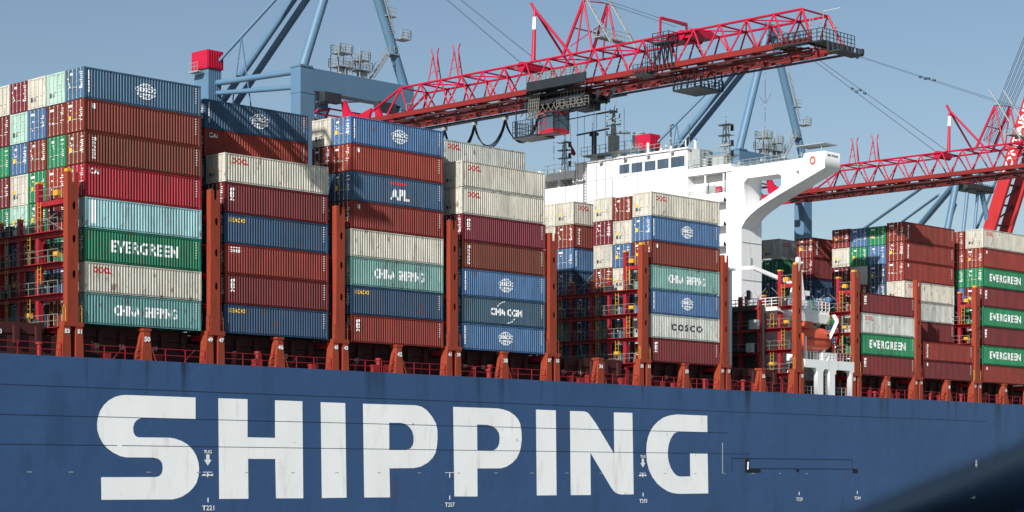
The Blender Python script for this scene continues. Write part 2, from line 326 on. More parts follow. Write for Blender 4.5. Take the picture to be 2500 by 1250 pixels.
def pedestal(x, t):
    s = MB(); s.frustum((x-.52, x+.56, HY+.02, HY+1.1), DECK, (x-.28, x+.32, HY+.05, HY+.8), 12.72); s.box(x-.4, x+.44, HY+.0, HY+1.0, 12.72, 12.93); s.frustum((x-.98, x-.5, HY+.3, HY+.7), DECK, (x-.45, x-.25, HY+.3, HY+.6), 12.2)
    s.bar((x+1.0, HY+.1, DECK), (x+.38, HY+.1, DECK+1.4), .08)
    p = s.build('container_pedestal', M['post'], ship)
    link('pedestal_number', facing(text_mesh('pedestal_number', t, .62, .03), x, HY-.02, 12.0, SO), M['mark'], p)
for n_, i in BAYN:
    xm = (XP[i]+XP[i+1])/2+.1; pedestal(xm, str(n_))
    deck_number(str(n_+1), xm-3.9, 11.35, size=.6); deck_number(str(n_), xm-1.3, 11.35, size=.6); deck_number(str(n_-1), xm+2.2, 11.35, size=.6)
deck_number('53', 89.8, 12.0, 145.1, 'mark', .5)

# lashing bridges
def oval(cx, cz, w, h, n=14): return [(cx+w/2*math.cos(2*math.pi*k/n), cz+h/2*math.sin(2*math.pi*k/n)) for k in range(n)]
def lashing_bridge(xc, nums, cols=(149.3, 152.3, 155.3, 158.3, 161.3), tall=(147.2,), wid=1.06, detail=True, ext=None, top=25.75, hole=(22.9, 20.1, 17.1)):
    x0, x1 = xc-wid/2, xc+wid/2; LV = (12.7, 15.55, 18.2, 20.85)
    yfar = max(cols)+.3 if cols else 147.5
    b = MB()
    for z in LV: b.box(x0+.02, x1-.1, HY+.62, yfar, z-.44, z); b.box(x0-.55, x0+.1, HY+.62, yfar, z-.08, z-.02)
    for z in (23.5,): b.box(x0+.02, x1-.1, HY+.62, max(tall)+.2, z-.4, z)
    br = b.build('lashing_bridge', M['bridge'], ship)
    # near post: plated box with oval lightening holes
    loops = [[(x0, 13.1), (x1, 13.1), (x1, top-.75), (x1-.02, top), (x1-.3, top), (x1-.36, top-.8), (x0+.42, top-.95), (x0+.36, top), (x0, top)]]
    for z in hole: loops.append(oval(xc+.12, z, .34, .72))
    me = shape_mesh('post', loops, .02); map_mesh(me, lambda c: Vector((c.x-SO[0], HY-c.z-SO[1], c.y-SO[2])))
    po = link('post', me, M['post'], br)
    p = MB(); p.box(x0, x0+.05, HY+.02, HY+.6, 13.1, top); p.box(x1-.05, x1, HY+.02, HY+.6, 13.1, top-.75); p.box(x0+.05, x1-.05, HY+.56, HY+.6, 13.1, top-1); p.build('post_web', M['post'], po)
    st = MB(); st.box(x0-.35, x1+.55, HY-.02, HY+1.0, 12.72, 13.1)
    st.frustum((x0-.5, x0+.36, HY+.02, HY+1.0), DECK, (x0-.36, x0+.3, HY+.02, HY+.9), 12.72)
    st.frustum((x1-.22, x1+.56, HY+.02, HY+1.0), DECK, (x1-.18, x1+.46, HY+.02, HY+.9), 12.72)
    sto = st.build('post_base', M['post'], br)
    link('post_number', facing(text_mesh('post_number', nums[0], .52, .03), x0-.04, HY-.02, 12.3, SO), M['mark'], sto)
    link('post_number', facing(text_mesh('post_number', nums[1], .52, .03), x1+.14, HY-.02, 12.3, SO), M['mark'], sto)
    s = MB()
    for sx in (-.25, wid+.3): s.path([(x0+sx-.14, HY+.1, 13.1), (x0+sx-.14, HY+.1, 14.3), (x0+sx, HY+.1, 14.55), (x0+sx+.14, HY+.1, 14.3), (x0+sx+.14, HY+.1, 13.1)], .03); s.bar((x0+sx-.14, HY+.1, 13.8), (x0+sx+.14, HY+.1, 13.8), .05)
    s.build('post_ladder', M['yellow'] if detail else M['post'], br)
    if not detail: return br
    for y in tall: s = MB(); s.box(x0+.05, x0+.55, y-.22, y+.22, 10.2, 25.1); s.build('column', M['bridge'], br)
    cp = MB()
    for y in tall: cp.box(x0, x0+.6, y-.24, y+.24, 25.1, 25.28); cp.cut()
    for i_, y in enumerate(cols):
        s = MB(); s.box(x0+.05, x0+.45, y-.17, y+.17, 10.2, 22.2); s.build('column', M['bridge'] if i_ < 2 else M['deck_shade_red'], br); cp.box(x0, x0+.5, y-.19, y+.19, 22.2, 22.36); cp.cut()  # columns further in take a darker red as painted shade
    cp.box(x0, x0+.5, HY, HY+.5, top+.003, top+.25); cp.build_each('post_cap', M['yellow'], br)
    r = MB()
    for z in LV: r.rail((x0-.5, HY+.7, z), (x0-.5, yfar, z), 1.05, 1.45, .03, 2)
    r.rail((x0+.1, HY+.7, 23.5), (x0+.1, max(tall), 23.5), 1.05, 1.1, .03, 2)
    r.build('railing', M['rail'], br)
    l = MB()
    for k, z in enumerate(LV): y = (tall[0]-.75 if k % 2 else tall[0]+.9); l.ladder((x0-.2, y, z), (x0-.2, y, z+2.6), (0, 1, 0), .45, .4, .022); l.cut()
    for y in (cols[0]+1.4, cols[2]+1.4): l.ladder((x0-.25, y, 12.7), (x0-.25, y, 20.8), (0, 1, 0), .4, .45, .02); l.cut()
    l.build_each('ladder', M['yellow'], br)
    g = MB()
    for k in range(10):
        y = random.uniform(HY+1, yfar); z = random.choice(LV); g.box(x0-.4, x0-.05, y, y+random.uniform(.3, .7), z+.02, z+random.uniform(.5, 1.0)); g.cut()
    g.build_each('lashing_gear', M['darkgrey'], br)
    lb = MB()
    for z, y in ((18.6, HY+1.0), (13.6, tall[0]+.6), (23.8, HY+1.0)): lb.box(x0-.35, x0+.05, y, y+.65, z, z+.45); lb.cut()
    lb.build_each('lamp_box', M['yellow'], br)
    rod = MB()                                   # lashing rods crossed in front of the box doors
    ys = [HY+.9]+[y for y in cols]
    for y0, y1 in zip(ys, ys[1:]):
        rod.tube((x0+.4, y0+.3, 20.9), (x1+.1, y1-.4, 23.3), .025, 4); rod.tube((x0+.4, y1-.3, 20.9), (x1+.1, y0+.4, 23.3), .025, 4)
    rod.build('lashing_rod', M['galv'], br)
    return br
NUMS = [('53', '51'), ('49', '47'), ('45', '43'), ('41', '39'), ('37', '35'), ('33', '31'), ('29', '27'), ('', '25'), ('23', ''), ('21', '19'), ('17', '15'), ('13', '11')]
for i, x in enumerate(XP):
    det = i in (0, 5, 7, 8, 10)
    lashing_bridge(x, tuple(t or ' ' for t in NUMS[i]), detail=det, tall=(149.3,) if i == 0 else (147.2,),
                   cols=(152.2, 155.3, 158.3, 161.3) if i == 0 else ((149.6, 152.3, 155.3, 158.3, 161.3, 164.3) if det else ()))
s = MB(); s.box(187.6, 197.8, 147.3, 190, 9.9, 12.2)
s.box(198.0, 198.3, 148.5, 190, 12.2, 21.0); s.box(187.4, 198, 153.5, 190, 12.2, 15.6); s.box(189.5, 191.5, 153.6, 156, 15.6, 19)
for k in range(6): y = 150+k*3; s.box(197.0, 197.4, y, y+.35, 21.65, 22.8); s.box(187.0, 187.35, y, y+.3, 12.2, 22.2)
s.box(196.9, 197.5, 150, 170, 20.3, 20.7); s.box(196.9, 197.5, 150, 170, 15.3, 15.7); s.box(186.9, 187.5, 150, 170, 20.3, 20.7)
s.build('gap_dark_mass', M['darkgrey'], ship)  # dark mass added to keep the gap beside the deckhouse dark
s = MB()
for k in range(9): y = 148.6+k*2.9; s.box(197.3, 197.8, y, y+.35, 12.2, 21.6+.5*(k % 2)); s.cut()
for z in (15.2, 18.0, 20.7): s.box(197.25, 197.5, 148.6, 172, z-.3, z); s.cut()
s.build_each('gap_frame', M['deck_shade_red'], ship)
s = MB()
for z in (12.2, 15.2, 18.0, 20.7): s.rail((197.2, 148.7, z), (197.2, 170, z), 1.05, 1.5, .03, 2)
s.build('gap_railing', M['rail'], ship)
s = MB()
for k in range(12): y = random.uniform(148, 160); z = random.choice((12.2, 15.2, 18.0)); s.box(196.6, 197.2, y, y+random.uniform(.4, 1.2), z, z+random.uniform(.5, 1.5)); s.cut()
s.build_each('gap_locker', M['grey'], ship)

# deckhouse with the bridge on top and a wing reaching out to the ship's side
WX = 205.3
d = MB()
d.box(206.6, 209.6, 157.5, 192, DECK, 39.2); d.box(WX, 209.6, 166.2, 192, 26, 40.1); d.box(WX, 209.6, 166.2, 186, 40.1, 40.6); d.box(WX, 206.55, 157.5, 159.9, DECK, 39.2)
d.box(WX+.1, 209.6, 166.4, 186, 40.6, 42.9); d.box(WX-.15, 209.8, 166.2, 186.2, 42.9, 43.1)
house = d.build('deckhouse', M['white'], ship)
dk = MB()
for z, t in ((35.7, 1.0), (32.6, .8), (30.0, .3), (26.4, .3), (22.8, .3), (19.2, .3)):
    dk.box(WX-.15, 206.6, 159.9, 166.2, z-.25, z); dk.box(WX-.15, WX-.05, 159.95, 166.2, z, z+t*.9)
    dk.box(WX-.15, WX+.1, 159.9, 160.2, z-.25, z+.2)
dk.box(WX-.2, 209.4, 159.0, 166.2, 39.2, 40.15)
dk.build('balcony', M['white'], house)
s = MB()
for y in (160.4, 163.4): s.tube((WX+.1, y, 35.7), (WX+.1, y, 39.2), .13); s.cut()
s.build_each('balcony_column', M['white'], house)
s = MB(); s.box(206.45, 206.6, 162.6, 164.3, 35.7, 37.9); s.box(206.45, 206.6, 160.6, 161.3, 35.7, 38.2); s.build('balcony_door', M['grey'], house)
s = MB(); s.box(206.0, 206.4, 161.4, 162.2, 36.5, 37.6); s.build('liferaft', M['crane_red'], house)
s = MB(); s.rail((WX-.1, 160, 36.6), (WX-.1, 166, 36.6), .5, 1.2, .03, 2); s.rail((WX-.1, 159.2, 40.15), (WX-.1, 166.1, 40.15), 1.1, 1.0, .03, 3); s.rail((WX, 166.5, 43.1), (WX, 176, 43.1), 1.0, 1.3, .03, 2); s.rail((WX, 186, 42.2), (WX, 203, 42.2), 1.1, 1.3, .03, 2)
s.build('house_railing', M['galv'], house)
WN = [((205.30, 178.05, 42.01), (205.30, 176.31, 40.84)), ((205.30, 175.95, 42.01), (205.30, 174.01, 40.76)), ((205.30, 173.66, 41.98), (205.30, 171.74, 40.74)), ((205.30, 171.46, 42.01), (205.30, 169.50, 40.77)), ((205.30, 169.15, 42.08), (205.30, 166.66, 40.73))]
for a, b in WN:
    zt = a[2]; zb = b[2]-.05; y1, y0 = a[1], b[1]
    f = MB(); x = WX+.1
    for bx in ((y0-.1, y0, zb-.1, zt+.1), (y1, y1+.1, zb-.1, zt+.1), (y0, y1, zb-.1, zb), (y0, y1, zt, zt+.1)): f.box(x-.06, x+.02, bx[0], bx[1], bx[2], bx[3])
    wf = f.build('window', M['white'], house); g = MB(); g.box(x-.03, x+.02, y0, y1, zb, zt); g.build('pane', M['glass'], house)
wing_out = [[(144.60, 40.18), (144.60, 38.11), (151.68, 35.42), (153.72, 34.59), (155.01, 33.98), (156.04, 33.35), (156.82, 32.74), (157.35, 32.01), (157.74, 31.20), (159.85, 31.38), (159.85, 39.95), (158.13, 39.56), (147.92, 39.64), (147.67, 40.22)]][0]
wing_hole = [[(156.56, 38.03), (151.68, 38.05), (151.24, 37.85), (151.18, 36.61), (151.56, 36.29), (155.65, 34.41), (156.56, 34.39), (156.95, 34.68), (157.08, 37.51)]][0]
port = [[(148.73, 38.20), (148.48, 38.07), (148.42, 37.76), (148.60, 37.57), (148.85, 37.65), (148.98, 37.92), (148.92, 38.17)]][0]
me = shape_mesh('bridge_wing', [wing_out, wing_hole, port], 1.6)
map_mesh(me, lambda c: Vector((WX+1.59-c.z*.994-SO[0], c.x-SO[1], c.y-SO[2])))
wing = link('bridge_wing', me, M['white'], ship)
s = MB(); s.box(206.8, 207.0, 145.6, 159.8, 33.2, 39.2); s.v = []; s.f = []; s.sm = []
s.rail((WX+.1, 149.5, 39.35), (WX+.1, 159.5, 39.35), 1.1, 1.1, .03, 3); s.rail((208.3, 149, 39.6), (208.3, 159.5, 39.3), 1.1, 1.3, .03, 2); s.build('wing_railing', M['galv'], wing)
s = MB(); s.tube((206, 145.6, 40.1), (206, 145.6, 41.2), .06); s.tube((206.5, 149.0, 40.1), (206.5, 149.0, 41.2), .06); s.box(205.5, 208.4, 144.9, 149.2, 41.2, 41.3); s.build('wing_canopy', M['grey'], wing)
s = MB()
ring = [(WX-.08, 146.4+.36*math.cos(t*math.pi/6), 39.2+.42*math.sin(t*math.pi/6)) for t in range(13)]; s.path(ring, .1, 6); s.build('lifebuoy', M['orange'], wing)
link('wing_number', facing(text_mesh('wing_number', 'IMO 9795646', .38, .01, 2.2), 206.9, HY-.05, 39.75, SO), M['mark_dark'], wing)
s = MB(); s.ladder((206.9, 159.2, 33.5), (206.9, 159.2, 36.5), (0, 1, 0), .6); s.rail((206.9, 156.5, 33.6), (206.9, 159.6, 33.6), 1.1, .9, .035, 2); s.build('wing_ladder', M['white'], wing)
# far wing and its dark opening
s = MB(); s.box(WX, 208.4, 192.0, 214, 37.6, 40.1); s.box(WX, 208.4, 186.2, 214, 41.15, 42.2)
for y in (186.5, 189.2, 192, 196, 200, 204, 208, 213.6): s.box(WX+.05, 208.3, y-.12, y+.12, 40.1, 41.15)
s.box(207.4, 207.6, 186.3, 213.8, 40.1, 41.15); s.frustum((WX+.02, 208.3, 192, 192.6), 28, (WX+.02, 208.3, 192, 212), 37.6); s.build('bridge_wing', M['white'], ship)
# top of the bridge: radar deck, masts, aerials
s = MB(); s.box(206.6, 208.2, 179.2, 180.6, 43.25, 44.0); s.box(206.6, 208.2, 183.2, 184.4, 43.25, 44.0); s.frustum((206.4, 208.2, 177.5, 185.2), 43.95, (206.0, 208.4, 175.3, 185.7), 44.15); s.box(206.6, 207.7, 180.1, 181.2, 44.15, 46.5)
s.frustum((206.8, 207.4, 180.35, 180.95), 46.5, (207.0, 207.3, 180.5, 180.8), 49.6)
for z, h_ in ((46.7, 1.2), (47.9, 1.2), (48.8, 1.1), (49.6, .6)): s.box(207.0, 207.3, 180.65-h_, 180.65+h_, z, z+.09); s.tube((207.1, 180.65-h_, z-.1), (207.1, 180.65-h_, z+.55), .1, 5); s.tube((207.1, 180.65+h_, z-.1), (207.1, 180.65+h_, z+.55), .1, 5)
s.tube((207.1, 180.65, 49.6), (207.1, 180.2, 51.2), .06, 5); s.bar((207.1, 180.5, 48.2), (207.1, 177.6, 46.4), .05)
radar = s.build('radar_mast', M['grey'], ship)
s = MB(); s.rail((206.0, 175.4, 44.15), (206.0, 185.6, 44.15), 1.1, 1.1, .03, 2); s.build('mast_railing', M['galv'], radar)
s = MB(); s.tube((207.2, 184.3, 44.15), (207.2, 184.3, 47.0), .34, 8); s.box(206.9, 207.5, 183.7, 184.9, 46.9, 47.3); s.bar((206.9, 181.3, 47.5), (206.9, 187.2, 47.3), .18, .2); s.build('radar_scanner', M['darkgrey'], radar)
s = MB(); s.tube((207.4, 177.3, 44.15), (207.4, 177.3, 46.2), .2, 8); s.bar((207.2, 175.2, 46.2), (207.2, 179.6, 46.7), .16, .2); s.build('radar_scanner', M['grey'], radar)
def lattice_mast(x, y, z0, z1, name='signal_mast', w=.45):
    s = MB(); n = int((z1-z0)/.9)
    for sx in (-w, w):
        for sy in (-w, w): s.bar((x+sx, y+sy, z0), (x+sx*.5, y+sy*.5, z1), .08)
    for k in range(n):
        z = z0+(z1-z0)*k/n; a = w*(1-.5*k/n); zz = z0+(z1-z0)*(k+1)/n; s.bar((x-a, y-a, z), (x-a, y+a, zz), .06); s.bar((x-a, y+a, z), (x-a, y-a, zz), .06); s.bar((x+a, y-a, z), (x-a, y-a, zz), .05)
    for z in (z0+(z1-z0)*.5, z0+(z1-z0)*.75, z1): s.box(x-.6, x+.6, y-.9, y+.9, z, z+.08); s.bar((x, y-1.1, z), (x, y+1.1, z), .08)
    s.tube((x, y, z1), (x, y, z1+1.2), .05, 5); o = s.build(name, M['grey'], ship)
    t = MB()
    for z in (z0+(z1-z0)*.3, z0+(z1-z0)*.55, z0+(z1-z0)*.9): t.box(x-.15, x+.15, y-1.15, y-.85, z-.3, z+.4)
    t.build('signal_lamp', M['black'], o); return o
lattice_mast(207.2, 189.8, 42.2, 46.6, w=.3); a = (207.00, 161.44, 40.57); lattice_mast(207.2, a[1], 40.15, 45.6)
s = MB(); s.tube((206.5, 188, 42.2), (206.5, 188, 49.5), .03, 5); s.v += []; fs = s.build('flag_staff', M['grey'], ship)
f = MB(); f._add([(206.5, 187.95, 46.4), (206.5, 187.9, 44.7), (206.6, 187.4, 44.4), (206.5, 187.0, 44.7), (206.55, 187.4, 45.3), (206.45, 187.75, 45.9)], [(0, 1, 5), (1, 2, 4, 5), (2, 3, 4)]); f.build('flag', M['flag'], fs)
s = MB()
for px in ((207.00, 167.35, 44.44), (207.00, 184.44, 47.00), (207.00, 191.64, 44.98)): s.tube((207, px[1], 41), (207, px[1], px[2]+2), .05, 5)
s.tube((207, 155.0, 40), (207, 155.0, 51.5), .035, 5); s.bar((207, 155, 47.4), (207, 156, 48.8), .04); s.bar((207, 155, 47.4), (207, 154, 48.8), .04); s.tube((207, 170.5, 43.2), (207, 170.5, 46.6), .12, 6); s.box(206.7, 207.3, 170.2, 170.8, 46.6, 46.8)
s.build('whip_aerial', M['galv'], ship)
s = MB(); s.box(206.6, 208.6, 161.4, 163.2, 40.15, 41.5); s.frustum((206.6, 208.6, 161.2, 164), 41.5, (206.4, 208.8, 160.4, 164.6), 41.8); s.tube((205.9, 163.8, 40.2), (205.9, 163.8, 41.3), .4, 10); s.box(206, 208.8, 164.8, 166.1, 40.15, 42.8); s.build('compass_house', M['grey'], ship)
s = MB(); s.rail((206.4, 160.4, 41.8), (206.4, 164.6, 41.8), 1.0, .8, .03, 2); s.build('compass_railing', M['galv'], ship)
# provision crane and its white jib in front of the house side
a = (193.94, 150.00, 25.25); b = (212.61, 150.00, 23.51)
s = MB(); s.bar((a[0], 152, a[2]), (198.5, 150.5, b[2]+2.2), .42, .5); s.bar((198.5, 150.5, b[2]+2.2), (206, 149, b[2]+.3), .38, .45); s.tube((195.8, 152, 12), (195.8, 152, 25.3), .32, 8); s.build('provision_crane', M['white'], ship)
s = MB(); s.frustum((203.7, 205.4, 147.6, 148.9), 21.9, (204.5, 204.9, 148.0, 148.4), 27.3); s.tube((204.4, 148.2, 17), (204.4, 148.2, 20.9), .9, 10); s.box(203.4, 206.2, 147.3, 149.2, 20.9, 21.9); s.box(205.2, 206.6, 147.8, 148.6, 22.6, 23.2); so = s.build('slewing_crane', M['white'], ship)
s = MB(); s.ladder((203.0, 147.9, 20.9), (204.1, 147.9, 27.0), (0, 1, 0), .5); s.build('crane_ladder', M['grey'], so)
s = MB(); s.box(198.6, 209.6, 147.0, 157.4, 20.3, 20.75); s.frustum((204.5, 209, 147, 149), 19.2, (198.6, 209.6, 146.8, 157.4), 20.3); st = s.build('boat_deck', M['white'], ship)
s = MB(); s.rail((198.7, 146.9, 20.75), (209.5, 146.9, 20.75), 1.1, .8, .035, 3); s.rail((198.7, 146.9, 20.75), (198.7, 157, 20.75), 1.1, .9, .035, 3); s.build('boat_deck_railing', M['white'], st)
# white portal on the deck edge that carries the lifeboat
P = [(201.2, 10.15), (201.2, 14.4), (206.0, 14.4), (206.3, 14.9), (206.6, 14.4), (211.9, 14.4), (211.9, 10.15), (211.0, 10.15), (211.0, 12.9), (210.6, 13.3), (207.9, 13.3), (207.5, 12.9), (207.5, 10.15), (206.4, 10.15), (206.4, 12.9), (206.1, 13.3), (205.3, 13.3), (205.0, 12.9), (205.0, 10.15), (203.9, 10.15), (203.9, 12.9), (203.4, 13.4), (201.2, 13.4)]
P = [p for p in P if p not in ((201.2, 10.15),)]
me = shape_mesh('lifeboat_portal', [P], .3); map_mesh(me, lambda c: Vector((c.x-SO[0], HY+.35-c.z-SO[1], c.y-SO[2])))
po = link('lifeboat_portal', me, M['white'], ship)
s = MB(); s.box(201.2, 211.9, HY+.7, 150.5, 14.0, 14.3); s.build('portal_deck', M['white'], po)
s = MB(); s.rail((201.3, HY+.3, 14.4), (211.8, HY+.3, 14.4), 1.0, .7, .03, 3); s.rail((201.3, HY+.9, DECK), (211.8, HY+.9, DECK), 1.0, .8, .03, 2); s.ladder((205.7, HY+.3, 10.2), (205.7, HY+.3, 13.2), (1, 0, 0), .5); s.build('portal_railing', M['galv'], po)
s = MB(); s.bar((203.2, 146, 14.4), (203.2, 146, 17.3), .2); s.bar((208.0, 147.5, 14.4), (209.9, 146, 19.5), .35); s.bar((209.9, 146, 19.5), (210.6, 147, 20.3), .35); s.bar((203.5, 148.5, 14.4), (204, 147.6, 15.6), .35); s.box(207.6, 210.5, 146.5, 148.0, 14.45, 15.5); s.build('davit', M['white'], po)
s = MB(); s.box(206.6, 211.6, 150, 157, 10.2, 19.2); s.build('winch_house', M['white'], ship)
# lifeboat
dt = MB()                                        # plate seams, pipes, lamps and fittings on the white steelwork
for z in (40.35, 37.6, 34.9): dt.box(WX-.03, WX+.05, 166.4, 185.9, z, z+.05)
dt.build('plate_seam', M['mark_dim'], house)
dt = MB()
for y in (170.2, 174.5, 179.3, 183.6): dt.box(WX-.02, WX+.05, y, y+.05, 26.5, 40.1); dt.cut()
dt.build_each('plate_seam', M['mark_dim'], house)
dt = MB()
for y in (166.6, 185.6): dt.tube((WX-.12, y, 33), (WX-.12, y, 42.6), .07, 6); dt.cut()
dt.build_each('wall_pipe', M['white'], house)
dt = MB()
for y in (168.5, 172.6, 176.6, 181.0): dt.box(WX-.5, WX-.1, y, y+.45, 42.55, 42.85); dt.cut()
for y in (150.5, 154, 157.5): dt.box(WX-.2, WX+.2, y, y+.35, 39.9, 40.25); dt.cut()
dt.build_each('floodlight', M['grey'], house)
dt = MB(); dt.ladder((WX-.15, 184.2, 36), (WX-.15, 184.2, 42.9), (0, 1, 0), .5, .4, .035); dt.build('wall_ladder', M['galv'], house)
dt = MB()
for k in range(9): y = random.uniform(166.5, 175); x = random.uniform(206, 209); h = random.uniform(.5, 1.6); dt.tube((x, y, 43.1), (x, y, 43.1+h), random.uniform(.06, .2), 7); dt.cut()
for k in range(5): y = random.uniform(187, 202); x = random.uniform(206, 208); h = random.uniform(.6, 1.8); dt.box(x, x+.5, y, y+random.uniform(.3, .9), 42.2, 42.2+h); dt.cut()
dt.build_each('roof_vent', M['white'], house)
dt = MB(); dt.stair((206.2, 187.2, 38.6), (206.2, 189.6, 41.6), .7); dt.build('outside_stair', M['grey'], house)
dt = MB()
for z in (20.5, 25.2, 30): dt.box(205.4, 209.5, 157.44, 157.5, z, z+.05); dt.cut()
dt.box(207.1, 207.5, 157.42, 157.5, 27.2, 28.1); dt.cut(); dt.box(207.0, 207.4, 157.42, 157.5, 23.0, 23.8); dt.cut()
dt.build_each('wall_fitting', M['grey'], house)
lb = thing('lifeboat', 'enclosed orange lifeboat hanging above the white deck-edge portal', 'lifeboat', (206.8, 147.7, 15.6))
v = []; f = []; xs = [203.2+.36*k for k in range(21)]; n = 20
for x in xs:
    t = (x-206.8)/3.65; e = max(.03, (1-abs(t)**3.2)) ** .55; e2 = max(.1, (1-abs(t)**4)) ** .5
    for k in range(n):
        a = 2*math.pi*k/n; ca, sa = math.cos(a), math.sin(a); yy = 1.42*e*math.copysign(abs(ca)**.7, ca); zz = (1.45 if sa > 0 else 1.5)*e2*math.copysign(abs(sa)**.8, sa)
        v.append((x, 147.7+yy, 17.2+zz))
for i in range(len(xs)-1):
    for k in range(n): f.append((i*n+k, i*n+(k+1) % n, (i+1)*n+(k+1) % n, (i+1)*n+k))
f += [tuple(range(n))[::-1], tuple((len(xs)-1)*n+k for k in range(n))]
m = MB(); m.v = v; m.f = f; m.sm = [True]*len(f); bd = m.build('boat_hull', M['orange'], lb)
s = MB(); s.box(203.3, 210.3, 146.2, 146.32, 17.1, 17.25); s.build('rubbing_strake', M['crane_rust'], lb)
s = MB(); s.frustum((203.9, 206.2, 146.7, 148.7), 18.4, (204.2, 205.9, 147, 148.4), 19.4); s.build('steering_cabin', M['orange'], lb)
s = MB()
for x in (207.0, 208.2): s.box(x, x+.5, 146.36, 146.42, 17.55, 17.85); s.cut()
s.build_each('cabin_window', M['near_black'], lb)
# ------------------------------------------------------------------ containers
CL, CW, CH = 12.3, 2.76, 2.7
RIB0, RIBN = -CL/2+.2, 40
RIBP = (CL-.4)/RIBN; RD = .085
def rib(x):                                      # depth of the corrugation behind the outer plane at local x
    t = ((x-RIB0)/RIBP) % 1.0
    if t < .28: return 0.0
    if t < .5: return RD*(t-.28)/.22
    if t < .78: return RD
    return RD*(1-(t-.78)/.22)
BREAKS = [0, .28, .5, .78]
def box_body():
    m = MB(); x0, x1, y0, y1 = -CL/2, CL/2, -CW/2, CW/2
    for x in (x0, x1-.16):
        for y in (y0, y1-.16): m.box(x, x+.16, y, y+.16, .12, CH-.12)
    for y, s_ in ((y0, 1), (y1, -1)):
        a, b = (y+.005, y+.1) if s_ > 0 else (y-.1, y-.005)
        m.box(x0+.16, x1-.16, a, b, CH-.11, CH-.012)
        a, b = (y+.085, y+.18) if s_ > 0 else (y-.18, y-.085)
        m.box(x0+.16, x1-.16, a, b, .0, .15)
    m.box(x0+.005, x0+.1, y0+.16, y1-.16, .0, .13); m.box(x0+.005, x0+.1, y0+.16, y1-.16, CH-.12, CH-.012)
    m.box(x1-.1, x1-.005, y0+.16, y1-.16, .0, .15); m.box(x1-.1, x1-.005, y0+.16, y1-.16, CH-.11, CH-.012)
    for x in (x0-.004, x1-.176):
        for y in (y0-.004, y1-.166):
            m.box(x, x+.18, y, y+.17, -.004, .12); m.box(x, x+.18, y, y+.17, CH-.12, CH)
    xs = [RIB0+RIBP*(k+b) for k in range(RIBN) for b in BREAKS]+[RIB0+RIBP*RIBN]
    for y, s_ in ((y0+.02, 1), (y1-.02, -1)):
        vs = []
        for x in xs: d = y+s_*rib(x+1e-5); vs += [(x, d, .15), (x, d, CH-.11)]
        m._add(vs, [(2*k, 2*k+2, 2*k+3, 2*k+1) if s_ > 0 else (2*k+1, 2*k+3, 2*k+2, 2*k) for k in range(len(xs)-1)])
        m._add([(x, y+s_*rib(x+1e-5), .15) for x in xs]+[(x, y+s_*.15, .15) for x in xs], [(k+1, k, len(xs)+k, len(xs)+k+1) for k in range(len(xs)-1)])
    ys = [y0+.16+(CW-.32)*k/32 for k in range(33)]; vs = []
    for k, y in enumerate(ys): d = x1-.03-(.04 if k % 4 in (1, 2) else 0); vs += [(d, y, .15), (d, y, CH-.11)]
    m._add(vs, [(2*k, 2*k+2, 2*k+3, 2*k+1) for k in range(32)])
    m.box(x0+.1, x1-.1, y0+.1, y1-.1, CH-.08, CH-.05)
    m.box(x0+.15, x0+.17, y0+.1, y1-.1, .1, CH-.1)
    return m.mesh('container_body')
def box_door(s_):                                 # one leaf; s_ = -1 the leaf nearer the camera
    m = MB(); x = -CL/2; ya, yb = (-CW/2+.18, -.012) if s_ < 0 else (.012, CW/2-.18)
    m.box(x+.03, x+.07, ya, yb, .15, CH-.14)
    for k in range(5): z = .15+(CH-.29)*k/4-.0; m.box(x+.012, x+.03, ya+.02, yb-.02, max(.16, z-.05), min(CH-.15, z+.05))
    m.box(x+.015, x+.03, ya, ya+.06, .15, CH-.14); m.box(x+.015, x+.03, yb-.06, yb, .15, CH-.14)
    return m.mesh('door')
def box_lock(s_, k):
    m = MB(); x = -CL/2; y = s_*(.30+.62*k)
    m.tube((x-.02, y, .05), (x-.02, y, CH-.05), .026, 5, cap=False)
    for z in (.12, .95, 1.5, CH-.2): m.box(x-.05, x+.015, y-.06, y+.06, z, z+.07)
    m.box(x-.045, x-.02, y, y-s_*.3+.0001, 1.02, 1.07) if s_ < 0 else m.box(x-.045, x-.02, y-.3, y, 1.02, 1.07)
    return m.mesh('locking_bar')
BODY = box_body(); DOOR = {s_: box_door(s_) for s_ in (-1, 1)}; LOCK = {(s_, k): box_lock(s_, k) for s_ in (-1, 1) for k in (0, 1)}
def door_marks(seed, yellow):
    r = random.Random(seed); m = MB(); x = -CL/2-.004
    for row in range(9):                          # weight panel lines on the near leaf, too small to read
        z = CH-.45-row*.17
        if r.random() < .75:
            w_ = r.uniform(.2, .5); m.box(x, x+.012, -CW/2+.25, -CW/2+.25+w_, z, z+r.choice((.05, .07, .1)))
    m.box(x, x+.012, .35, .35+r.uniform(.3, .6), CH-.55, CH-.36)
    for k in range(r.randint(2, 4)): y = r.uniform(.25, 1.0); z = r.uniform(.7, 1.9); m.box(x, x+.012, y, y+r.uniform(.08, .2), z, z+r.uniform(.06, .14))
    return m.mesh('door_marking')
DMARK = [door_marks(k, False) for k in range(6)]
def door_sticker(k):
    m = MB(); x = -CL/2-.006; m.box(x, x+.012, .55, .85+.05*k, 1.05, 1.4+.05*k); return m.mesh('door_sticker')
DSTICK = [door_sticker(k) for k in range(2)]
def door_dark(k):
    m = MB(); x = -CL/2-.006; m.box(x, x+.012, .62, .92, .62, .95)
    m.box(x, x+.012, .2, .45, .62, .9); return m.mesh('door_plate')
DPLATE = door_dark(0)
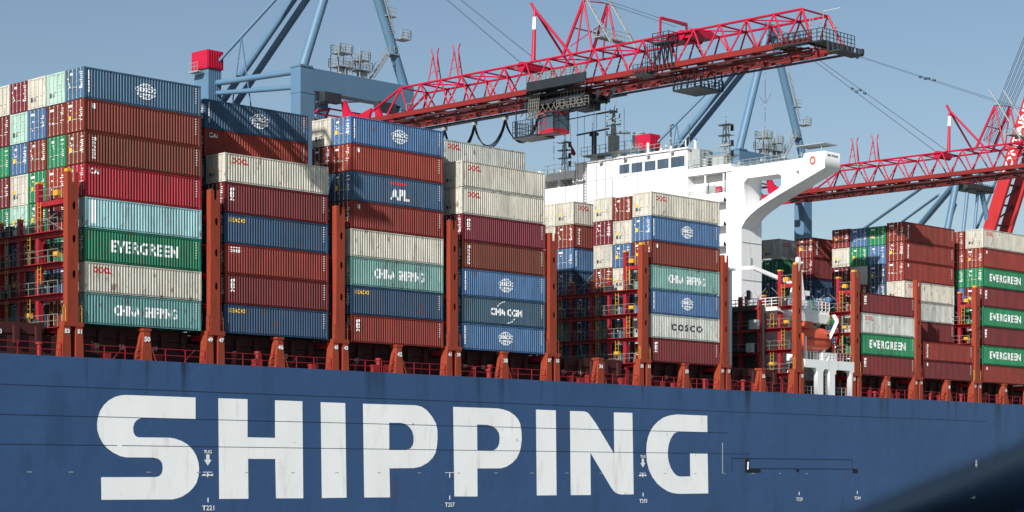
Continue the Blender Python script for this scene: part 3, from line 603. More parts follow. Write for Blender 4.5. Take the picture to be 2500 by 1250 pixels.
def on_ribs(me, lift=.007):                       # drape flat lettering (local x, z) over the corrugation
    bm = bmesh.new(); bm.from_mesh(me)
    xs = [v.co.x for v in bm.verts]; lo, hi = min(xs), max(xs)
    for k in range(RIBN):
        for b in BREAKS:
            x = RIB0+RIBP*(k+b)
            if lo < x < hi: bmesh.ops.bisect_plane(bm, geom=bm.verts[:]+bm.edges[:]+bm.faces[:], plane_co=(x, 0, 0), plane_no=(1, 0, 0))
    for v in bm.verts: v.co = Vector((v.co.x, -CW/2+.02+rib(v.co.x+1e-5)-lift, v.co.y))
    bm.to_mesh(me); bm.free(); me.update(); return me
def shift(me, x, z, rot=0):
    ca, sa = math.cos(rot), math.sin(rot)
    return map_mesh(me, lambda c: Vector((c.x*ca-c.y*sa+x, c.x*sa+c.y*ca+z, 0)))
def rects(lst):
    m = MB()
    for x0, x1, z0, z1 in lst: m._add([(x0, z0, 0), (x1, z0, 0), (x1, z1, 0), (x0, z1, 0)], [(0, 1, 2, 3)])
    return m.mesh('marking')
def arc_strip(cx, cz, rx, rz, a0, a1, w_, n=18):
    m = MB(); vs = []
    for k in range(n+1): a = a0+(a1-a0)*k/n; vs += [(cx+(rx-w_)*math.cos(a), cz+(rz-w_)*math.sin(a), 0), (cx+rx*math.cos(a), cz+rz*math.sin(a), 0)]
    m._add(vs, [(2*k, 2*k+1, 2*k+3, 2*k+2) for k in range(n)]); return m
def txt(t, size, x, z, bold=.02, w_=None, rot=0, sp=1.0): return shift(text_mesh('lettering', t, size, bold, w_, sp), x, z, rot)
def merge(name, mats):
    bm = bmesh.new()
    for me in mats: bm.from_mesh(me); bpy.data.meshes.remove(me)
    me = bpy.data.meshes.new(name); bm.to_mesh(me); bm.free(); return me
def small_code(right=True):                       # the tiny code lines by the end of each long side
    r = random.Random(3); L = []
    for k in range(7): z = 2.35-k*.22; L.append((5.55, 5.55+r.uniform(.12, .3), z, z+.09))
    return L
PI2 = 2*math.pi
def globe():
    parts = [arc_strip(0.25, 1.38, .86, .72, 0, PI2, .075, 30).mesh('g')]
    for rx in (.42,): parts += [arc_strip(0.25, 1.38, rx, .72, math.pi*.2, math.pi*.8, .055).mesh('g'), arc_strip(.25, 1.38, rx, .72, math.pi*1.2, math.pi*1.8, .055).mesh('g')]
    parts += [rects([(.225, .275, 1.78, 2.08), (.225, .275, .68, .94)]),
              txt('COSCO', .58, .25, 1.52, .03, 2.3), txt('SHIPPING', .26, .25, 1.1, .012, 1.9)]
    return parts
MARKS = {
 'globe': ('with round white globe emblem', 'mark', lambda: globe()+[txt('COSCO SHIPPING', .26, -5.6, 1.5, .012, 1.9, -math.pi/2)]),
 'ever': ('with white block lettering', 'mark', lambda: [txt('EVERGREEN', 1.42, .15, 1.4, .045, 7.1, sp=1.12)]),
 'everlow': ('with white block lettering', 'mark', lambda: [txt('EVERGREEN', 1.5, -.2, 1.4, .05, 8.2, sp=1.12)]),
 'oocl': ('with small red lettering', 'mark_red', lambda: [txt('OOCL', .78, -4.35, 2.03, .045, 1.85, sp=1.1)]),
 'chinas': ('with wide white capitals', 'mark', lambda: [txt('CHINA  SHIPPING', 1.3, .25, 1.32, .04, 6.6)]),
 'apl': ('with white letters below red bar', 'mark', lambda: [txt('APL', 1.5, .25, 1.05, .06, 2.5)]),
 'cma': ('with white capitals between two arcs', 'mark', lambda: [txt('CMA CGM', 1.05, .3, 1.35, .05, 4.7), arc_strip(.3, 1.35, 1.5, 1.15, math.pi*.52, math.pi*.85, .07).mesh('g'), arc_strip(.3, 1.35, 1.5, 1.15, math.pi*1.52, math.pi*1.85, .07).mesh('g')]),
 'coscotext': ('with widely spaced grey capitals', 'mark_dark', lambda: [txt('COSCO', 1.1, .2, 1.35, .05, 5.6, sp=1.4)]),
 'seaco': ('with small yellow lettering', 'mark_yellow', lambda: [txt('SEACO', .55, -4.7, 2.14, .025, 1.9, sp=1.12)]),
 'decon': ('with small white capitals', 'mark', lambda: [txt('DECON', .42, -4.9, 2.1, .015, 1.25), rects([(-5.5, -4.3, 2.36, 2.44)])]),
 'flor': ('with vertical white script', 'mark', lambda: [txt('florens', .62, -5.15, 1.35, .014, 1.9, -math.pi/2)]),
 'tex': ('with vertical white letters', 'mark', lambda: [txt('tex', .62, -5.2, 1.7, .012, 1.25, -math.pi/2)]),
 'cai': ('with bold white initials', 'mark', lambda: [txt('CAI', .62, -5.1, 2.15, .02, 1.0)]),
 'code': ('with a short white code', 'mark', lambda: [rects([(-5.3, -5.16, 2.0, 2.3), (-5.1, -4.98, 1.95, 2.3), (-5.3, -4.98, 2.34, 2.38)])]),
 'panel': ('with a white end panel', 'mark', lambda: [rects([(-5.5, -5.05, .4, 2.5)])]),
 'plain': ('with plain ribbed side', None, None),
}
MCACHE = {}
def mark_mesh(k):
    if k not in MCACHE:
        me = merge('lettering', MARKS[k][2]()); MCACHE[k] = on_ribs(me); me.materials.append(M[MARKS[k][1]])
    return MCACHE[k]
CODE = on_ribs(rects(small_code())); CODE.materials.append(M['mark_dim']); CODE.name = 'code_lines'
COL = {'steel blue': (62, 98, 128), 'mid blue': (64, 101, 143), 'brown red': (110, 40, 28), 'brown': (104, 44, 29), 'bright red': (142, 20, 36),
       'pale teal': (142, 184, 190), 'dark green': (14, 104, 76), 'bright green': (20, 118, 78), 'off white': (190, 187, 176), 'teal': (84, 130, 130), 'sea green': (108, 150, 146),
       'maroon': (98, 24, 29), 'navy': (36, 66, 96), 'rust red': (134, 43, 29), 'slate blue': (50, 82, 112), 'grey blue': (48, 78, 98), 'pale mint': (158, 192, 180),
       'wine red': (106, 26, 42), 'grey white': (176, 180, 176), 'red brown': (120, 36, 28)}
ORD = ['topmost', 'second from top', 'third from top', 'fourth from top', 'fifth from top', 'sixth from top', 'seventh from top', 'eighth from top']
X0 = {0: 67.6, 1: 97.9, 2: 112.85, 3: 127.95, 4: 142.9, 6: 172.5, 7: 213.65, 8: 227.9, 9: 242.75}
count = 0
def container(bay, row, zb, h, col, mark, label, doors, side):
    global count; count += 1
    t = thing('shipping_container', label, 'container', (X0[bay]+CL/2+random.uniform(-.04, .04), 144.9+CW/2+2.92*(row-1)+random.uniform(-.03, .03), zb), 'containers stacked on the ship deck')
    t.scale = (1, 1, (h-.06)/CH)
    rnd = random.Random(count*13); k = rnd.uniform(.92, 1.08); c = tuple(v*k for v in lin(COL[col]))+(1,)
    link('body', BODY, M['box'], t, color=c)
    if doors:
        for s_ in (-1, 1):
            d_ = link('door', DOOR[s_], M['box'], t, color=c)
            for j in (0, 1): link('locking_bar', LOCK[(s_, j)], M['lockmat'], d_)
        me = DMARK[count % 6]; light = col in ('off white', 'grey white', 'pale mint', 'pale teal')
        if light:
            link('door_plate', DPLATE, M['mark_dark'], t)
        else: link('door_marking', me, M['mark'], t)
        if rnd.random() < .55: link('door_sticker', DSTICK[count % 2], M['mark_yellow'], t)
    if side:
        if mark != 'plain': link('lettering', mark_mesh(mark), None, t)
        if mark == 'apl': link('red_bar', APLBAR, M['mark_red'], t)
        link('code_lines', CODE, None, t)
    return t
M['lockmat'] = paint('locking_bar_paint', (176, 176, 170), .5, .15, 2)
APLBAR = on_ribs(rects([(-.95, 1.15, 1.98, 2.2)]))
def column(bay, row, zs, tiers, where, doors=True, side=True, ndoor=99):
    """zs: tier boundaries from the top down; tiers: (colour, marking) from the top down"""
    for i, (col, mark) in enumerate(tiers):
        lab = col+' container '+(MARKS[mark][0]+', ' if side and mark != 'plain' else '')+ORD[i]+' in '+where
        container(bay, row, zs[i+1], zs[i]-zs[i+1], col, mark, lab, doors and i < ndoor, side)
def even(top, n, bottom=13.05): return [top-(top-bottom)*k/n for k in range(n+1)]
A = 'off white'
column(1, 1, [34.95, 32.24, 29.46, 26.73, 23.89, 21.25, 18.4, 15.75, 13.07], [('steel blue', 'globe'), ('brown red', 'code'), ('brown', 'flor'), ('bright red', 'cai'), ('pale teal', 'panel'), ('dark green', 'ever'), (A, 'oocl'), ('teal', 'chinas')], 'leftmost long-side stack')
column(2, 1, [29.37, 26.71, 23.93, 21.17, 18.44, 15.7, 13.04], [(A, 'oocl'), ('maroon', 'tex'), ('navy', 'seaco'), ('red brown', 'decon'), ('maroon', 'tex'), ('navy', 'seaco')], 'second long-side stack')
column(3, 1, [34.64, 31.98, 29.35, 26.55, 23.87, 21.17, 18.4, 15.62, 12.95], [('mid blue', 'globe'), ('rust red', 'code'), ('slate blue', 'apl'), ('red brown', 'code'), (A, 'plain'), ('sea green', 'chinas'), ('navy', 'seaco'), ('red brown', 'tex')], 'third long-side stack')
column(4, 1, [32.07, 29.38, 26.65, 23.97, 21.16, 18.39, 15.66, 12.95], [(A, 'oocl'), (A, 'oocl'), ('wine red', 'tex'), ('brown', 'flor'), ('mid blue', 'globe'), ('grey blue', 'cma'), ('mid blue', 'globe')], 'fourth long-side stack')
column(6, 1, [31.96, 29.22, 26.48, 23.78, 21.05, 18.31, 15.61, 12.9], [(A, 'oocl'), ('mid blue', 'globe'), ('brown red', 'code'), ('sea green', 'chinas'), ('mid blue', 'globe'), ('grey white', 'coscotext'), ('maroon', 'tex')], 'column beside white deckhouse')
column(7, 1, [23.42, 20.85, 18.25, 15.56, 12.9], [('maroon', 'tex'), ('grey white', 'oocl'), ('bright green', 'everlow'), ('maroon', 'tex')], 'low stack right of lifeboat')
column(8, 1, [17.9, 15.4, 12.95], [('red brown', 'flor'), ('maroon', 'code')], 'two-tier stack near right edge')
column(9, 1, [34.04, 31.4, 28.74, 26.06, 23.38, 20.7, 18.08, 15.45, 12.94], [(A, 'oocl'), ('red brown', 'code'), ('bright green', 'everlow'), ('maroon', 'tex'), ('bright green', 'everlow'), ('maroon', 'tex'), ('bright green', 'everlow'), ('red brown', 'code')], 'rightmost stack')
# the rows behind: mostly their door ends show
DG, BG, MB_, BR = 'dark green', 'bright green', 'mid blue', 'brown red'
for r, (top, cols) in enumerate([
    (34.95, ['pale mint', BR, BG, 'rust red', 'maroon', 'dark green', 'navy', 'brown']),
    (34.95, [A, MB_, BR, BG, BG, 'maroon', 'teal', 'navy']),
    (34.95, ['wine red', 'pale mint', MB_, A, 'pale mint', 'navy', 'brown', 'teal']),
    (34.95, [A, 'maroon', BG, 'maroon', BG, 'slate blue', 'navy', 'maroon']),
    (34.95, ['brown red', BG, MB_, A, 'maroon', 'navy', 'dark green', 'slate blue'])]):
    column(1, r+2, even(top, 8), [(c, 'plain') for c in cols], ['door column beside the left corner', 'third door column left of corner', 'fourth door column left of corner', 'door column at left picture edge', 'door column beyond the left picture edge'][r], side=False)
column(2, 2, even(34.6, 8), [('slate blue', 'globe'), ('rust red', 'cai')]+[(c, 'plain') for c in ('slate blue', 'brown', 'navy', 'maroon', 'navy', BR)], 'stack behind second long-side stack')
column(3, 2, even(34.8, 8), [(c, 'plain') for c in (A, 'maroon', 'navy', BR, 'navy', 'maroon', 'navy', BR)], 'door column behind third long-side column', side=False)
column(4, 2, even(34.6, 8), [('grey white', 'oocl')]+[(c, 'plain') for c in ('navy', 'maroon', 'navy', BR, 'navy', 'maroon', 'navy')], 'stack behind fourth long-side stack')
column(6, 2, even(31.7, 7), [(c, 'plain') for c in ('brown red', A, MB_, A, 'slate blue', 'navy', 'grey blue')], 'door column beside the deckhouse column', side=False)
column(6, 3, even(31.9, 7), [(c, 'plain') for c in (A, 'wine red', A, BR, 'slate blue', 'teal', 'grey blue')], 'third door column from the deckhouse side', side=False)
column(6, 4, even(20.9, 3), [(c, 'plain') for c in ('slate blue', 'navy', 'grey blue')], 'shaded low stack among door ends')
column(6, 5, even(31.95, 7), [(A, 'oocl'), ('brown red', 'flor'), (MB_, 'globe'), ('navy', 'plain'), ('navy', 'plain'), ('teal', 'plain'), ('grey blue', 'plain')], 'stack beyond deckhouse gap')  # lower tiers in the gap painted dark to stand in for shade
column(6, 6, even(31.95, 7), [(c, 'plain') for c in (A, A, 'maroon', BR, 'navy', 'slate blue', 'grey blue')], 'farthest door column in front of deckhouse', side=False)
column(8, 2, even(33.9, 8), [('red brown', 'flor'), ('red brown', 'flor'), ('red brown', 'code'), (A, 'oocl'), ('grey white', 'plain'), ('maroon', 'plain'), ('navy', 'plain'), ('maroon', 'plain')], 'tall red stack')
column(8, 3, even(33.6, 8), [(c, 'plain') for c in (BG, MB_, 'navy', 'slate blue', A, 'navy', 'maroon', 'navy')], 'door column beside the tall red column', side=False)
column(8, 4, even(33.6, 8), [(c, 'plain') for c in (MB_, BG, 'grey white', BR, 'slate blue', 'navy', 'maroon', 'navy')], 'third door column ahead of lifeboat', side=False)
column(8, 5, even(33.7, 8), [(c, 'plain') for c in ('red brown', A, 'maroon', 'navy', 'dark green', 'navy', 'maroon', 'navy')], 'fourth door column ahead of lifeboat', side=False)
column(8, 6, even(25.9, 5), [(c, 'plain') for c in ('mid blue', 'dark green', 'navy', 'maroon', 'navy')], 'shaded low stack behind lifeboat')
column(8, 7, even(33.0, 7), [('red brown', 'flor')]+[(c, 'plain') for c in ('maroon', 'navy', 'dark green', 'navy', 'maroon', 'navy')], 'red-topped stack behind lifeboat')
column(8, 8, even(25.9, 5), [(c, 'plain') for c in ('dark green', 'navy', 'dark green', 'maroon', 'navy')], 'low stack between white and red tops')
column(8, 9, even(33.3, 7), [('grey white', 'oocl')]+[(c, 'plain') for c in ('dark green', 'navy', 'dark green', 'dark green', 'maroon', 'navy')], 'white-topped stack right of deckhouse')
column(8, 10, even(33.3, 7), [('grey white', 'oocl')]+[(c, 'plain') for c in (A, 'dark green', 'navy', 'dark green', 'maroon', 'navy')], 'farthest stack right of deckhouse')
for r in (3, 4, 5):
    column(4, r, even(34.6, 8), [(c, 'plain') for c in ('navy', 'maroon', 'slate blue', BR, 'navy', 'maroon', 'teal', 'brown')], ['row 3', 'row 4', 'row 5'][r-3]+' behind fourth long-side column', doors=False, side=False)
for r in (1, 2, 3, 4, 5, 6):  # unseen rows added to throw shade on the left door ends
    column(0, r, even(33.0, 8), [(c, 'plain') for c in ('maroon', 'navy', 'teal', BR, 'brown', 'slate blue', 'maroon', 'navy')], 'row '+str(r)+' added unseen at left for shade', doors=False, side=False)
column(9, 2, even(33.9, 8), [(c, 'plain') for c in ('red brown', 'red brown', BG, MB_, 'navy', 'maroon', 'navy', 'maroon')], 'door column beside the rightmost column', side=False)
# ------------------------------------------------------------------ quay cranes
CS = 1.1                                         # size of the cranes against the drawing the numbers below come from
def crane(xc, label, apex=75.0, raised=0.0, trolley=True, festoon=True, full=True, text=False, LEN=75.6):
    t = thing('quay_crane', label, 'crane', (xc, 215, -3.4), 'quay cranes along the berth')
    t.location = (xc*CS, 215*CS, -3.4*CS); t.scale = (CS, CS, CS)
    dx = xc-182.0
    def P(p): return (p[0]+dx, p[1], p[2])
    blue, red, rust = M['crane_blue'], M['crane_red'], M['crane_rust']
    def ztop(z): return 54.4+(z-54.4)*(apex-54.4)/(75-54.4)
    if not text:
        # waterside frame
        for xa, xb in ((172.2, 174.6), (190.3, 192.7)):
            s = MB(); s.frustum((xa+dx, xb+dx, 205, 207), -3.4, (xa+dx, xb+dx, 205, 207), 51.4); s.box(xa+dx-.06, xb+dx+.06, 204.94, 207.06, 50.9, 51.05); s.build('waterside_leg', blue, t)
        s = MB(); s.box(172.2+dx, 192.7+dx, 205, 207, 51.4, 54.35); s.box(172.1+dx, 174.3+dx, 204.9, 207.1, 54.35, 54.6); po = s.build('portal_beam', blue, t)
        s = MB(); s.box(172.2+dx, 192.7+dx, 205.2, 206.8, 8, 11); s.box(172.2+dx, 173.8+dx, 207, 236, 8, 10.5); s.box(190.8+dx, 192.4+dx, 207, 236, 8, 10.5); s.build('sill_beam', blue, t)
        for xa in (171, 190.5):
            s = MB(); s.box(xa+dx, xa+2.3+dx, 223.3, 226.4, -3.4, 56.45)
            for k in range(7): s.box(xa+.1+k*.33+dx, xa+.22+k*.33+dx, 223.22, 223.3, 40, 56.4)
            lg = s.build('landside_leg', blue, t)
            if xa == 171:
                s = MB(); s.box(xa-.25+dx, xa+2.5+dx, 223.1, 226.7, 56.45, 59.0)
                for k in range(6): s.box(xa-.1+k*.42+dx, xa+.05+k*.42+dx, 223.0, 223.1, 56.6, 58.9)
                s.build('leg_house', red, t)
                s = MB(); s.box(xa-1.3+dx, xa-.3+dx, 224, 226, 55.9, 56.1); s.rail((xa-1.3+dx, 224, 56.1), (xa-1.3+dx, 226, 56.1), 1.1, .6, .03, 2); s.rail((xa-.6+dx, 224, 51), (xa-.6+dx, 226, 51), 1, .6, .03); s.build('leg_platform', M['galv'], t)
        s = MB(); s.box(170+dx, 193+dx, 228.5, 230.5, 50.2, 53.2); s.build('landside_beam', blue, t)
        # A-frame, back ties and braces
        apx = 182.0
        s = MB(); s.tube(P((173.4, 206, 54.4)), P((apx-.9, 206, ztop(75))), .66, 14); s.build('mast_leg', blue, t)
        s = MB(); s.tube(P((191.8, 206, 54.4)), P((apx+.9, 206, ztop(75))), .68, 14); ml = s.build('mast_leg', blue, t)
        s = MB(); s.box(apx-1.6+dx, apx+1.6+dx, 205.2, 206.8, ztop(75)-.3, ztop(75)+1.6); s.tube(P((apx-2, 206, ztop(75)+1.5)), P((apx+2, 206, ztop(75)+1.5)), .5, 8); s.build('mast_head', blue, t)
        for xa, xb, off in ((apx-.6, 177.2, 0), (apx+1.2, 179.6, 0)):
            s = MB(); s.tube(P((xa, 206.6, ztop(75))), P((xb, 229, 52.5)), .5, 10); s.build('back_tie', blue, t)
        s = MB(); s.tube(P((apx-.5, 206.6, ztop(75)+.4)), P((172.6, 223.6, 57.2)), .24, 8); s.build('back_tie', blue, t)
        s = MB(); a = Vector(P((apx-.5, 206.6, ztop(75)+.4))).lerp(Vector(P((172.6, 223.6, 57.2))), .8)
        s.bar(a, (a.x-.9, a.y+1.0, 51.0), .14); s.bar(a, (a.x+.9, a.y-1.0, 51.0), .14)
        for k in (.35, .75): z = a.z+(51-a.z)*k; s.bar((a.x-.9*k, a.y+1*k, z), (a.x+.9*k, a.y-1*k, z), .1)
        s.build('tie_support', blue, t)
        s = MB(); s.tube(P((173.2, 206.6, 54.0)), P((172.6, 223.4, 54.6)), .42, 12); s.cut(); s.tube(P((173.2, 206.6, 51.9)), P((172.6, 223.4, 53.2)), .34, 12); s.cut(); s.tube(P((191.6, 207, 53)), P((191.4, 223.4, 54.6)), .42, 12); s.build_each('brace_tube', blue, t)
        s = MB(); s.tube(P((174.0, 206.8, 47)), P((176.5, 228.5, 52)), .4, 10); s.cut(); s.tube(P((172.9, 223.4, 46)), P((173.4, 206.8, 34)), .5, 10); s.build_each('brace_tube', blue, t)
    else:                                         # an older frame: its tubes meet in one node under the boom
        for p, q, r_ in (((342.70, 230.00, 51.18), (324.23, 206.00, 54.29), .3), ((351.59, 230.00, 51.40), (329.31, 206.00, 53.20), .26), ((352.66, 226.00, 50.32), (338.00, 206.00, 58.07), .62), ((345.89, 216.00, 45.79), (334.78, 206.00, 51.87), .5),
                         ((330.28, 205.00, 45.55), (334.31, 205.00, 57.18), .62), ((335.77, 205.00, 44.08), (338.41, 205.00, 57.62), .34), ((339.89, 205.00, 44.42), (341.98, 205.00, 58.00), .3), ((345.29, 205.00, 49.23), (341.68, 205.00, 58.37), .5), ((351.86, 210.00, 52.29), (349.56, 205.00, 59.62), .25)):
            p, q = Vector(p), Vector(q); p = p+(p-q)*.5
            s = MB(); s.tube(p, q, r_, 10); s.build('frame_tube', blue, t)
        s = MB(); s.box(336.5, 346, 204.2, 207.5, 55.0, 56.2); s.rail((335.5, 203.6, 55.0), (346, 203.6, 55.0), 1.2, .8, .04, 3); s.build('node_platform', M['darkgrey'], t)
    if full and not text:   # platforms, stairs and ladder runs on the frame
        s = MB(); g = M['galv']
        for x0, x1, z in ((179.0, 182.0, 55.4), (182.5, 185.2, 55.4), (179.4, 181.6, 57.3), (183.2, 184.8, 56.8)):
            s.box(x0+dx, x1+dx, 205.2, 207.2, z, z+.1); s.rail((x0+dx, 205.2, z+.1), (x1+dx, 205.2, z+.1), 1.1, .6, .03, 3); s.rail((x0+dx, 207.2, z+.1), (x1+dx, 207.2, z+.1), 1.1, .6, .03, 2); s.rail((x0+dx, 205.2, z+.1), (x0+dx, 207.2, z+.1), 1.1, .7, .03, 3); s.rail((x1+dx, 205.2, z+.1), (x1+dx, 207.2, z+.1), 1.1, .7, .03, 3)
        for x in (179.2, 180.4, 181.5, 183.0, 184.6):
            s.bar((x+dx, 205.4, 54.3), (x+dx, 205.4, 58.6), .11); s.bar((x+dx, 207, 54.3), (x+dx, 207, 57.2), .1)
        s.box(180+dx, 181+dx, 205.6, 206.6, 54.35, 55.3); s.box(183.5+dx, 184.6+dx, 205.6, 206.6, 54.35, 55.3)
        s.stair((185.4+dx, 205.6, 54.6), (188.4+dx, 205.6, 58.4), .8); s.box(188.4+dx, 190+dx, 205.2, 206.4, 58.4, 58.5); s.rail((188.4+dx, 205.2, 58.5), (190+dx, 205.2, 58.5), 1.1, .7, .03, 2)
        s.bar((188.6+dx, 205.8, 58.4), (190.6+dx, 206, 58.2), .1); s.bar((188.6+dx, 205.8, 58.4), (191+dx, 206, 56.8), .1)
        s.box(189.8+dx, 191.6+dx, 204.4, 206, 60.6, 60.75); s.rail((189.8+dx, 204.4, 60.75), (191.6+dx, 204.4, 60.75), 1.2, .6, .035, 3); s.rail((191.6+dx, 204.4, 60.75), (191.6+dx, 206, 60.75), 1.2, .6, .035, 3)
        s.stair((188.0+dx, 205.2, 63.6), (185.6+dx, 205.2, 69), .8); s.box(187.6+dx, 189.4+dx, 204.8, 206, 63.5, 63.6); s.rail((187.6+dx, 204.8, 63.6), (189.4+dx, 204.8, 63.6), 1.1, .6, .03, 2); s.stair((189.0+dx, 205.2, 61), (187.8+dx, 205.2, 63.5), .8)
        s.stair((176+dx, 209.5, 47.6), (178.0+dx, 207.4, 50.8), .8); s.rail((174.8+dx, 209, 47.8), (178.6+dx, 209, 48.4), 1.0, .6, .03, 2)
        s.build('access_platform', g, t)
    # ---- boom: s runs out over the water from the hinge, h is height over the girder underside
    th = R(raised); HYG, HZ = 203.5, 46.6
    def B(x, s_, h): return (x+dx, HYG-(s_*math.cos(th)-h*math.sin(th)), HZ+s_*math.sin(th)+h*math.cos(th))
    XL, XR, TL, TR, HT = 179.0, 185.0, 179.6, 184.4, 4.3
    for x in (XL, XR):
        s = MB()
        if text: s.bar(B(x, 0, 1.4), B(x, LEN, 1.4), .8, 2.5)
        else: s.bar(B(x, 1.0, .62), B(x, LEN, .62), .45, .56); s.bar(B(x, 1, .3), B(x, LEN, .3), .75, .08)
        s.build('boom_girder', rust if not text else M['boxsteel'], t)
    if text:
        me = text_mesh('boom_lettering', 'CONTAINER', 2.2, .05, 17); xx = XL-.42+dx
        map_mesh(me, lambda c: Vector((xx-c.z-xc, HYG-((c.x+19.5)*math.cos(th)-(1.4-.0+c.y)*math.sin(th))-215, HZ+(c.x+19.5)*math.sin(th)+(1.4+c.y)*math.cos(th)+3.4)))
        link('boom_lettering', me, M['mark'], t)
        s = MB()
        for k in range(19): s.bar(B(XL, 2+4*k, 1.4), B(XR, 2+4*k, 1.4), .35); s.bar(B(XL, 2+4*k, 1.4), B(XR, 6+4*k, 1.4), .25)
        s.build('boom_bracing', M['darkgrey'], t)
        s = MB()
        for k in range(5):
            for o in (0, 1): p = (328.40, 196.00, 62.04); q = (312.67, 180.00, 73.59); s.tube((p[0]+k*1.1+o*.5, p[1], p[2]), (q[0]+k*1.5+o*.5, q[1]-4, q[2]+8), .05, 4)
        s.build('hoist_rope', M['darkgrey'], t)
        return t
    top0 = 10.0; n = 17; st_ = (LEN-1.6-top0)/n
    for x, xg in ((TL, XL), (TR, XR)):
        s = MB(); s.tube(B(x, top0, HT), B(x, LEN-1.6, HT), .15, 8); s.tube(B(xg, 3.2, 1.0), B(x, top0, HT), .16, 8); s.build('boom_top_chord', red, t)
        for k in range(n):
            s0 = top0+k*st_; s = MB(); s.tube(B(x, s0, HT), B(xg, s0+st_/2, .9), .115, 6); s.tube(B(xg, s0+st_/2, .9), B(x, s0+st_, HT), .115, 6); s.build('boom_web', red, t)
        s = MB(); s.tube(B(x, LEN-1.6, HT), B(xg, LEN, .9), .15, 6); s.tube(B(x, top0, HT), B(xg, top0-2, .9), .15, 6); s.build('boom_web', red, t)
    s = MB()
    for k in range(n+1): s0 = top0+k*st_; s.tube(B(TL, s0, HT), B(TR, s0, HT), .11, 6)
    for k in range(n): s0 = top0+k*st_; a, b = (TL, TR) if k % 2 else (TR, TL); s.tube(B(a, s0, HT), B(b, s0+st_, HT), .09, 5)
    s.build('boom_top_bracing', red, t)
    s = MB(); r_ = random.Random(5)
    for k in range(20): s0 = 1.5+k*3.9; s.bar(B(XL, s0, .3), B(XR, s0, .3), .3, .5)
    for x in (180.1, 183.9): s.bar(B(x, 1, .05), B(x, LEN-1, .05), .16, .22)
    for k in range(26):
        s0 = 2+k*2.75; x = r_.choice((XL+.5, XR-1.3, 181.2)); s.bar(B(x, s0, -.18), B(x, s0+r_.uniform(1, 2.2), -.18), r_.uniform(.3, .8), .16)
    s.bar(B(XR+.9, 2, .05), B(XR+.9, LEN, .05), .8, .08); s.bar(B(XL-.55, 2, -.25), B(XL-.55, LEN-4, -.25), .3, .14); s.bar(B(182, 2, -.3), B(182, LEN-2, -.3), .25, .2)
    for k in range(18): s0 = 3+k*4.1; a_, b_ = (XL, XR) if k % 2 else (XR, XL); s.bar(B(a_, s0, .2), B(b_, s0+3.9, .2), .16)
    s.build('boom_underframe', M['underframe'], t)
    s = MB()
    for x in (180.6, 183.3): s.bar(B(x, 1, -.2), B(x, LEN-1, -.2), .3, .3)
    s.build('trolley_rail', rust, t)
    s = MB(); s.rail(B(XR+1.2, 2, .1), B(XR+1.2, LEN, .1), 1.1, 2, .028, 2); s.rail(B(XL-.3, 12, .9), B(XL-.3, LEN-14, .9), .9, 3, .022, 1); s.build('boom_railing', M['galv'], t)
    s = MB()                                     # the thick hinge plates where the boom meets the portal
    for x in (XL, XR):
        me = shape_mesh('boom_hinge', [[(-.9, 3.6), (-.3, 3.9), (.7, 2.2), (2.6, 1.6), (4.2, 2.0), (5.0, 2.2), (4.6, .9), (4.4, .2), (1.0, .1), (-.6, 1.2)]], .2)
        map_mesh(me, lambda c: Vector((x+c.z+dx-xc, HYG-c.x-215, HZ+c.y+3.4))); link('boom_hinge', me, M['crane_red'], t)
    s = MB()                                     # fixed girder behind the hinge, inside the portal
    for x in (XL, XR):
        s.bar((x+dx, 204, 47.0), (x+dx, 236, 47.0), .6, .9); s.tube((x+dx, 207, 49.8), (x+dx, 234, 49.8), .2, 6)
        for k in range(7): y = 207+k*3.8; s.tube((x+dx, y, 49.8), (x+dx, y+1.9, 47.3), .14, 6); s.tube((x+dx, y+1.9, 47.3), (x+dx, y+3.8, 49.8), .14, 6)
    for k in range(8): s.bar((XL+dx, 207+k*3.8, 49.8), (XR+dx, 207+k*3.8, 49.8), .2)
    s.build('fixed_girder', red, t)
    s = MB(); s.box(175.5+dx, 178.4+dx, 203.9, 205.0, 50.0, 51.3); s.box(185.2+dx, 188.4+dx, 203.9, 205.0, 50.0, 51.3); s.build('hinge_bracket', M['darkgrey'], t)
    # pylons and latch frames standing on the boom
    Y = lambda y: HYG-y
    s = MB(); a = B(TL, Y(169.7), HT); b = B(TL, Y(166.5), HT); p = B(TL+.3, Y(169.7), HT+6.4)
    s.tube(a, p, .28, 8, .18); s.tube(B(TL, Y(163.4), HT), p, .17, 6); s.tube(B(TR, Y(168), HT), p, .15, 6); s.tube(p, (p[0]-.3, p[1]+.4, p[2]+.9), .2, 6); s.build('boom_pylon', red, t)
    s = MB(); c_ = Vector(a).lerp(Vector(p), .62); d_ = Vector(a).lerp(Vector(p), .86); s.tube(c_, d_, .27, 8, .25); s.build('pylon_sleeve', M['white'], t)
    s = MB(); p1 = B(TL+.2, Y(161.6), HT+6.2); p2 = B(TR-.2, Y(161.6), HT+6.6)
    for xx, pp in ((TL, p1), (TR, p2)):
        s.tube(B(xx, Y(164.8), HT), pp, .2, 6); s.tube(B(xx, Y(160.0), HT), pp, .13, 6); s.tube(B(xx, Y(162.6), HT+.1), pp, .11, 6)
    s.bar(p1, p2, .12); s.bar(B(TL, Y(163.2), HT+3.2), B(TR, Y(163.2), HT+3.2), .12); s.bar(B(TL, Y(163.5), HT+1), B(TR, Y(162.2), HT+4.5), .1); s.build('boom_pylon', red, t)
    s = MB(); g = M['galv']
